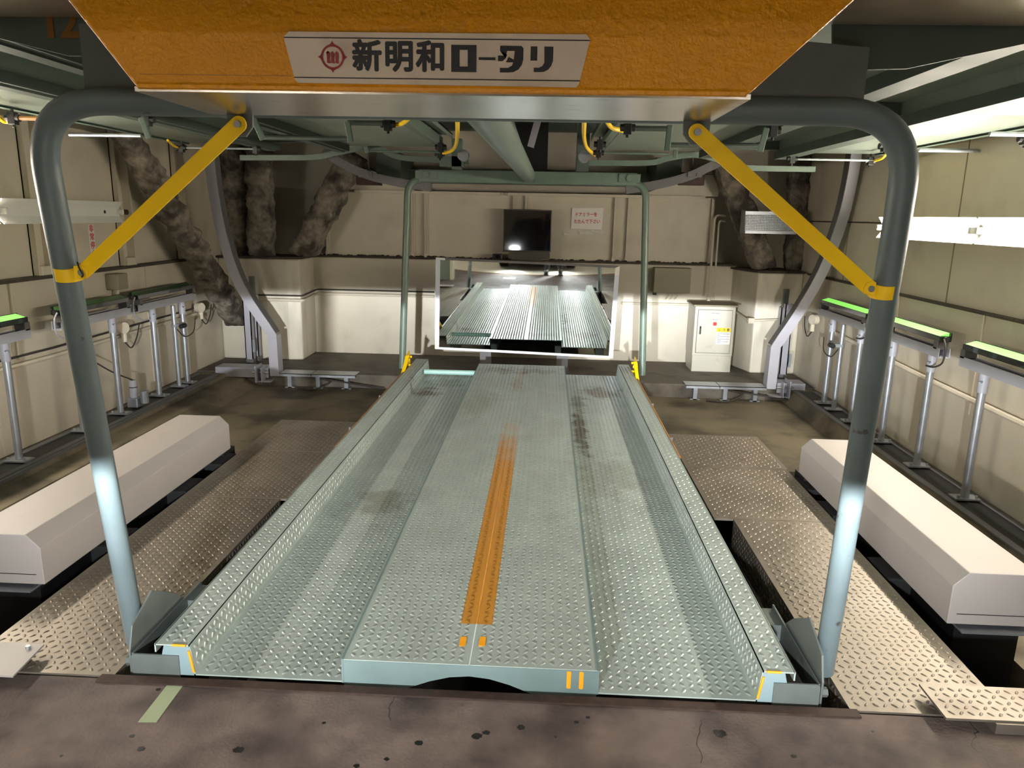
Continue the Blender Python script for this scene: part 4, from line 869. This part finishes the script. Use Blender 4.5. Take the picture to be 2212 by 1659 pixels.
for (x, y, X, lb, s) in ((265, 708, XL, 'by the middle left sensor post', -1), (432, 664, XL, 'at the far end of the left wall', -1), (1758, 690, XR, 'at the far end of the right wall', 1)):
    q = ax(x, y, X-s*.07); X = X-s*.046
    t = thing('outlet_fitting', f'round cream conduit outlet {lb}', 'fitting', (X, q[1], q[2]), 'round conduit outlets')
    build('cover', MB().tube([(X, q[1], q[2]), (X-s*.05, q[1]-.02, q[2])], .05, 14), 'cream', t, smooth='angle')
    build('neck', MB().tube([(X-s*.03, q[1], q[2]-.02), (X-s*.03, q[1], q[2]-.12)], .022, 10), 'cream', t, smooth='angle')
    build('cable', MB().tube(catmull([(X-s*.03, q[1], q[2]-.12), (X-s*.05, q[1]+.06, q[2]-.18), (X-s*.05, q[1]+.16, q[2]-.1), (X-s*.03, q[1]+.25, q[2]-.0)], 5), .006, 6), 'dark_cable', t)
# push button box on the left wall, junction box behind the far sensor
q = ax(254, 608, -3.56)
t = thing('button_box', 'small olive push button box on the left wall above the middle sensor', 'box', (XL, q[1], q[2]-.07))
build('case', MB().box(XL, XL+.11, q[1]-.06, q[1]+.09, q[2]-.065, q[2]+.065), 'box_olive', t, bevel=.006)
build('button', MB().tube([(XL+.06, q[1]+.09, q[2]), (XL+.06, q[1]+.12, q[2])], .03, 12), 'white_paint', t, smooth='angle')
build('stem', MB().tube([(XL+.05, q[1]+.02, q[2]-.07), (XL+.05, q[1]+.02, q[2]-.18)], .014, 8), 'cream', t)
q = ax(300, 650, -3.58)
tag(build('terminal_box', MB().box(XL, XL+.09, q[1]-.09, q[1]+.13, q[2]-.10, q[2]+.06), 'box_olive', bevel=.01, origin=(XL, q[1], q[2]-.1)), 'olive terminal box behind the far left sensor bar', 'box')
# emergency stop sticker
q0, q1 = ax(194, 485, XL-.036), ax(206, 560, XL-.036)
t = thing('stop_sticker', 'narrow white vertical sticker with red characters on the left wall under the lamp', 'sticker', (XL-.04, (q0[1]+q1[1])/2, q1[2]))
ym = (q0[1]+q1[1])/2
build('strip', MB().box(XL-.04, XL-.037, ym-.035, ym+.035, q1[2]-.03, q0[2]), 'paper', t)
for k, ch in enumerate('非常停止'):
    build('character', place(text_mesh(ch, .062, .0006, .001), (XL-.0362, ym, q0[2]-.035-.066*k), (0, 1, 0), (0, 0, 1), (1, 0, 0)), 'sign_red', t)

# ------------------------------------------------------------------ fluorescent wall lamps
def wall_lamp(s, y0, y1, z, tube, label):
    X = (XR+.035) if s > 0 else (XL-.04); d = -s
    t = thing('wall_lamp', label, 'lamp', (X, (y0+y1)/2, z), 'fluorescent lamps on the side walls')
    prof = [(0, -.03), (d*.012, -.03), (d*.085, -.086), (d*.088, -.083), (d*.055, -.034), (d*.055, .034), (d*.088, .083), (d*.085, .086), (d*.012, .03), (0, .03)]
    build('reflector', MB().prism([(X+a, y0+.005, z+b) for a, b in prof], (0, y1-y0-.01, 0)), 'white_paint', t, bevel=.002)
    for y in (y0+.015, y1-.045): build('lamp_holder', MB().box(X+d*.05, X+d*.102, y, y+.03, z-.022, z+.022), 'white_paint', t, bevel=.006)
    if tube: build('tube', MB().tube([(X+d*.082, y0+.04, z), (X+d*.082, y1-.04, z)], .0165, 12), 'tube_warm', t, smooth='angle')
    else:
        build('socket_hole', MB().tube([(X+d*.0545, y1-.22, z), (X+d*.057, y1-.22, z)], .014, 10), 'black', t)
        build('end_knob', MB().tube([(X+d*.07, y1+.0, z), (X+d*.09, y1+.05, z)], .022, 10), 'rust_edge', t)
ZLM = 1.46
wall_lamp(1, 4.94, 6.36, ZLM, True, 'lit fluorescent lamp on the right wall, behind the front arch leg')
wall_lamp(1, 3.50, 4.92, ZLM, True, 'lit fluorescent lamp on the right wall at the right frame edge')
wall_lamp(-1, 4.84, 6.27, ZLM, False, 'white lamp fitting without a tube on the left wall')
wall_lamp(-1, 3.40, 4.82, ZLM, True, 'lit fluorescent lamp on the left wall, only its tip at the left frame edge')
wall_lamp(1, 2.06, 3.48, ZLM, True, 'lit fluorescent lamp on the right wall beyond the right frame edge')
wall_lamp(-1, 1.96, 3.38, ZLM, True, 'lit fluorescent lamp on the left wall beyond the left frame edge')
# tape on the slab
q = [az(365, 1475, -.003), az(402, 1472, -.003), az(338, 1560, -.003), az(298, 1560, -.003)]
tag(build('tape_strip', MB().prism([(p[0], p[1], -.0035) for p in q], (0, 0, .0015)), 'tape_green', origin=tuple(q[0])), 'strip of pale green tape stuck on the slab in front of the pallet', 'tape')

# ------------------------------------------------------------------ the waiting car on the turntable (seen in mirror and monitor)
CXC, CY0 = -.21, -.95
car = thing('car', 'black car with lit headlamps waiting on the turntable behind the viewer', 'car', (CXC, CY0-2.2, .008))
secs = [(0, .30, .62, .62), (-.06, .22, .80, .78), (-.25, .2, .88, .85), (-1.1, .2, .98, .88), (-1.75, .2, 1.36, .86), (-2.4, .2, 1.44, .86), (-3.3, .2, 1.38, .85), (-4.0, .22, 1.0, .84), (-4.35, .3, .9, .72)]
vs = []; n = 14
for (dy, zl_, zh, hw) in secs:
    mid = .78 if zh > .8 else zh*.9
    ring = [(-hw*.85, zl_), (-hw, zl_+.1), (-hw, mid*.75), (-hw*.97, mid), (-hw*(.72 if zh > 1.1 else .86), zh-.03), (-hw*.5, zh), (0, zh+.015)]
    ring = ring+[(-x, z) for x, z in ring[::-1]][1:]+[(0, zl_)]
    vs += [(CXC+x, CY0+dy, z) for x, z in ring]
n = len(ring); ns = len(secs)
fs = [(i*n+k, i*n+(k+1) % n, (i+1)*n+(k+1) % n, (i+1)*n+k) for i in range(ns-1) for k in range(n)]+[tuple(range(n))[::-1], tuple(range((ns-1)*n, ns*n))]
bo = build('body', MB().add(vs, fs), 'car_black', car, smooth='angle')
build('windscreen', MB().hull8([(CXC-.66, CY0-1.12, .95), (CXC+.66, CY0-1.12, .95), (CXC+.56, CY0-1.72, 1.38), (CXC-.56, CY0-1.72, 1.38)], [(CXC-.66, CY0-1.14, .93), (CXC+.66, CY0-1.14, .93), (CXC+.56, CY0-1.74, 1.36), (CXC-.56, CY0-1.74, 1.36)]), 'glass_dark', car)
build('grille', MB().box(CXC-.4, CXC+.4, CY0-.01, CY0+.012, .4, .52), 'rail_dark', car, bevel=.01)
build('number_plate', MB().box(CXC-.16, CXC+.16, CY0+.0, CY0+.02, .3, .38), 'white_paint', car)
for s in (-1, 1):
    for dy in (-.85, -3.45):
        wh = build('wheel', MB().tube([(CXC+s*.66, CY0+dy, .32), (CXC+s*.68, CY0+dy, .32), (CXC+s*.86, CY0+dy, .32), (CXC+s*.88, CY0+dy, .32)], .31, 28, rr=[.27, .312, .312, .27]), 'rubber', car, smooth='angle')
        build('rim', MB().tube([(CXC+s*.85, CY0+dy, .32), (CXC+s*.89, CY0+dy, .32)], .2, 20), 'chrome', wh, smooth='angle')
    hx = CXC+s*.55
    build('headlamp', MB().ball((hx, CY0-.02, .74), .11, 14, 8, (1.2, .5, .55)), 'headlamp', car, smooth=True)
    build('side_mirror', MB().ball((CXC+s*.98, CY0-1.35, .98), .1, 10, 6, (1.1, .6, .7)), 'car_black', car, smooth=True)
    L = bpy.data.lights.new('headlamp_beam', 'SPOT'); L.energy = HEAD; L.color = COOL; L.spot_size = math.radians(130); L.spot_blend = .10; L.shadow_soft_size = .045
    lo = bpy.data.objects.new('headlamp_beam', L); COL.objects.link(lo); lo.parent = car; lo.location = Vector((hx, CY0+.09, .78))-car.location
    # lens pattern of a dipped beam: strongest just under the cut-off, weak towards the road in front of the car
    L.use_nodes = True; nt = L.node_tree; em_ = nt.nodes['Emission']
    tcn = nt.nodes.new('ShaderNodeTexCoord'); sp = nt.nodes.new('ShaderNodeSeparateXYZ'); nt.links.new(tcn.outputs['Normal'], sp.inputs[0])
    ab = nt.nodes.new('ShaderNodeMath'); ab.operation = 'ABSOLUTE'; nt.links.new(sp.outputs[2], ab.inputs[0])
    dv = nt.nodes.new('ShaderNodeMath'); dv.operation = 'DIVIDE'; nt.links.new(sp.outputs[1], dv.inputs[0]); nt.links.new(ab.outputs[0], dv.inputs[1])
    cr = nt.nodes.new('ShaderNodeValToRGB'); nt.links.new(dv.outputs[0], cr.inputs[0]); els = cr.color_ramp.elements
    els[0].position = .21; els[0].color = (.06, .06, .06, 1); els[1].position = .556; els[1].color = (0, 0, 0, 1)
    for ps, v_ in ((.404, .28), (.50, .75), (.546, 1)): e_ = els.new(ps); e_.color = (v_, v_, v_, 1)
    dx_ = nt.nodes.new('ShaderNodeMath'); dx_.operation = 'DIVIDE'; nt.links.new(sp.outputs[0], dx_.inputs[0]); nt.links.new(ab.outputs[0], dx_.inputs[1])
    ax_ = nt.nodes.new('ShaderNodeMath'); ax_.operation = 'ABSOLUTE'; nt.links.new(dx_.outputs[0], ax_.inputs[0])
    c2 = nt.nodes.new('ShaderNodeValToRGB'); nt.links.new(ax_.outputs[0], c2.inputs[0]); e2_ = c2.color_ramp.elements
    e2_[0].position = .2; e2_[0].color = (1, 1, 1, 1); e2_[1].position = .95; e2_[1].color = (.04, .04, .04, 1); e_ = e2_.new(.5); e_.color = (.22, .22, .22, 1)
    ml = nt.nodes.new('ShaderNodeMath'); ml.operation = 'MULTIPLY'; nt.links.new(cr.outputs[0], ml.inputs[0]); nt.links.new(c2.outputs[0], ml.inputs[1])
    nt.links.new(ml.outputs[0], em_.inputs['Strength'])
    # the beam axis points below the horizon so that its upper edge stays just under level
    aim = Vector((hx, 6.0, .78-(6.0-CY0-.09)*math.tan(math.radians(30))))
    lo.rotation_euler = (aim-Vector((hx, CY0+.09, .78))).to_track_quat('-Z', 'Y').to_euler()

# ------------------------------------------------------------------ the person taking the picture (seen only in the mirror)
def skin(name, verts, edges, radii, m, parent, root=0, sub=2):
    me = bpy.data.meshes.new(name); pw = wloc(parent)
    me.from_pydata([tuple(Vector(v)-pw) for v in verts], edges, [])
    o = bpy.data.objects.new(name, me); COL.objects.link(o); o.parent = parent
    md = o.modifiers.new('skin', 'SKIN'); md.use_smooth_shade = True
    sv = me.skin_vertices[0].data
    for i, r in enumerate(radii): sv[i].radius = (r, r) if not isinstance(r, tuple) else r; sv[i].use_root = (i == root)
    sb = o.modifiers.new('subdivision', 'SUBSURF'); sb.levels = sub; sb.render_levels = sub
    me.materials.append(MATS[m]); return o
HX, HY = .15, -.32
per = thing('person', 'person in dark trousers and grey jacket holding up a phone, seen in the mirror', 'person', (HX, HY, .0085))
def body_skeleton(grow=0.0):
    V = {'pelvis': (HX, HY, .92), 'waist': (HX, HY, 1.08), 'chest': (HX, HY+.0, 1.28), 'neck0': (HX, HY+.01, 1.42), 'neck1': (HX, HY+.02, 1.48), 'head0': (HX, HY+.035, 1.545), 'head1': (HX, HY+.045, 1.61), 'head2': (HX, HY+.03, 1.68)}
    R = {'pelvis': .13, 'waist': .115, 'chest': .135, 'neck0': .07, 'neck1': .052, 'head0': .064, 'head1': .082, 'head2': .066}
    E = [('pelvis', 'waist'), ('waist', 'chest'), ('chest', 'neck0'), ('neck0', 'neck1'), ('neck1', 'head0'), ('head0', 'head1'), ('head1', 'head2')]
    for s in (-1, 1):
        k = 'L' if s < 0 else 'R'; fx = HX+s*.14; grip = (.0+s*.05, -.055, 1.475)
        V.update({k+'hip': (HX+s*.09, HY, .86), k+'knee': (HX+s*.115, HY+.03, .48), k+'calf': (HX+s*.125, HY, .30), k+'ankle': (fx, HY-.01, .09), k+'toe': (fx+s*.02, HY+.15, .035),
                  k+'sho': (HX+s*.18, HY, 1.38), k+'elb': (HX+s*.2-.03, HY+.10, 1.20), k+'wri': (grip[0]+s*.035, -.10, 1.42), k+'palm': (grip[0]+s*.028, -.075, 1.455)})
        R.update({k+'hip': .095, k+'knee': .062, k+'calf': .058, k+'ankle': .042, k+'toe': .035, k+'sho': .062, k+'elb': .045, k+'wri': .029, k+'palm': .030})
        E += [('pelvis', k+'hip'), (k+'hip', k+'knee'), (k+'knee', k+'calf'), (k+'calf', k+'ankle'), (k+'ankle', k+'toe'), ('neck0', k+'sho'), (k+'sho', k+'elb'), (k+'elb', k+'wri'), (k+'wri', k+'palm')]
        for f in range(4):
            b0 = np.array([grip[0]+s*.026, -.055, 1.44+.018*f]); L = (.8, 1, .95, .75)[f]
            V[k+f'f{f}a'] = tuple(b0); V[k+f'f{f}b'] = tuple(b0+np.array([-s*.008, .022*L, .004])); V[k+f'f{f}c'] = tuple(b0+np.array([-s*.03*L, .028, .006]))
            for q, r in zip('abc', (.0095, .0085, .0075)): R[k+f'f{f}'+q] = r
            E += [(k+'palm', k+f'f{f}a'), (k+f'f{f}a', k+f'f{f}b'), (k+f'f{f}b', k+f'f{f}c')]
        t0 = np.array([grip[0]+s*.012, -.085, 1.448]); V[k+'ta'] = tuple(t0); V[k+'tb'] = tuple(t0+np.array([-s*.022, -.004, .022])); R[k+'ta'] = .011; R[k+'tb'] = .009
        E += [(k+'palm', k+'ta'), (k+'ta', k+'tb')]
    return V, E, R
V, E_, R_ = body_skeleton(); keys = list(V); ix = {k: i for i, k in enumerate(keys)}
skin('body', [V[k] for k in keys], [(ix[a], ix[b]) for a, b in E_], [R_[k] for k in keys], 'skin', per, 0)
def garment(name, ks, grow, m, root):
    e = [(a, b) for a, b in E_ if a in ks and b in ks]; i2 = {k: i for i, k in enumerate(ks)}
    skin(name, [V[k] for k in ks], [(i2[a], i2[b]) for a, b in e], [R_[k]+grow for k in ks], m, per, i2[root])
garment('trousers', ['pelvis', 'waist', 'Lhip', 'Lknee', 'Lcalf', 'Lankle', 'Rhip', 'Rknee', 'Rcalf', 'Rankle'], .016, 'trousers', 'pelvis')
garment('jacket', ['waist', 'pelvis', 'chest', 'neck0', 'Lsho', 'Lelb', 'Lwri', 'Rsho', 'Relb', 'Rwri'], .02, 'jacket', 'chest')
for s in (-1, 1):
    fx = HX+s*.15; build('shoe', MB().ball((fx, HY+.06, .066), .1, 14, 8, (.52, 1.55, .55)).box(fx-.048, fx+.048, HY-.09, HY+.2, .0085, .03), 'shoe', per, smooth='angle')
    build('ear', MB().ball((HX+s*.082, HY+.035, 1.605), .022, 8, 6, (.4, .8, 1.2)), 'skin', per, smooth=True)
    build('eye', MB().ball((HX+s*.03, HY+.118, 1.612), .010, 8, 6, (1.3, .6, .7)), 'ink', per, smooth=True)
build('nose', MB().ball((HX, HY+.130, 1.59), .015, 8, 6, (.8, 1, 1.3)), 'skin', per, smooth=True)
build('mouth', MB().ball((HX, HY+.112, 1.552), .016, 8, 6, (1.4, .5, .35)), 'emblem_red', per, smooth=True)
build('hair', MB().ball((HX, HY+.015, 1.655), .094, 16, 10, (.98, 1.02, .86)), 'hair', per, smooth=True)
ph = thing('phone', 'dark phone held up in both hands by the person', 'phone', (0, -.045, 1.44))
build('case', MB().box(-.04, .04, -.052, -.044, 1.425, 1.545), 'black', ph, bevel=.003)
build('screen', MB().box(-.036, .036, -.053, -.052, 1.430, 1.540), 'screen', ph)
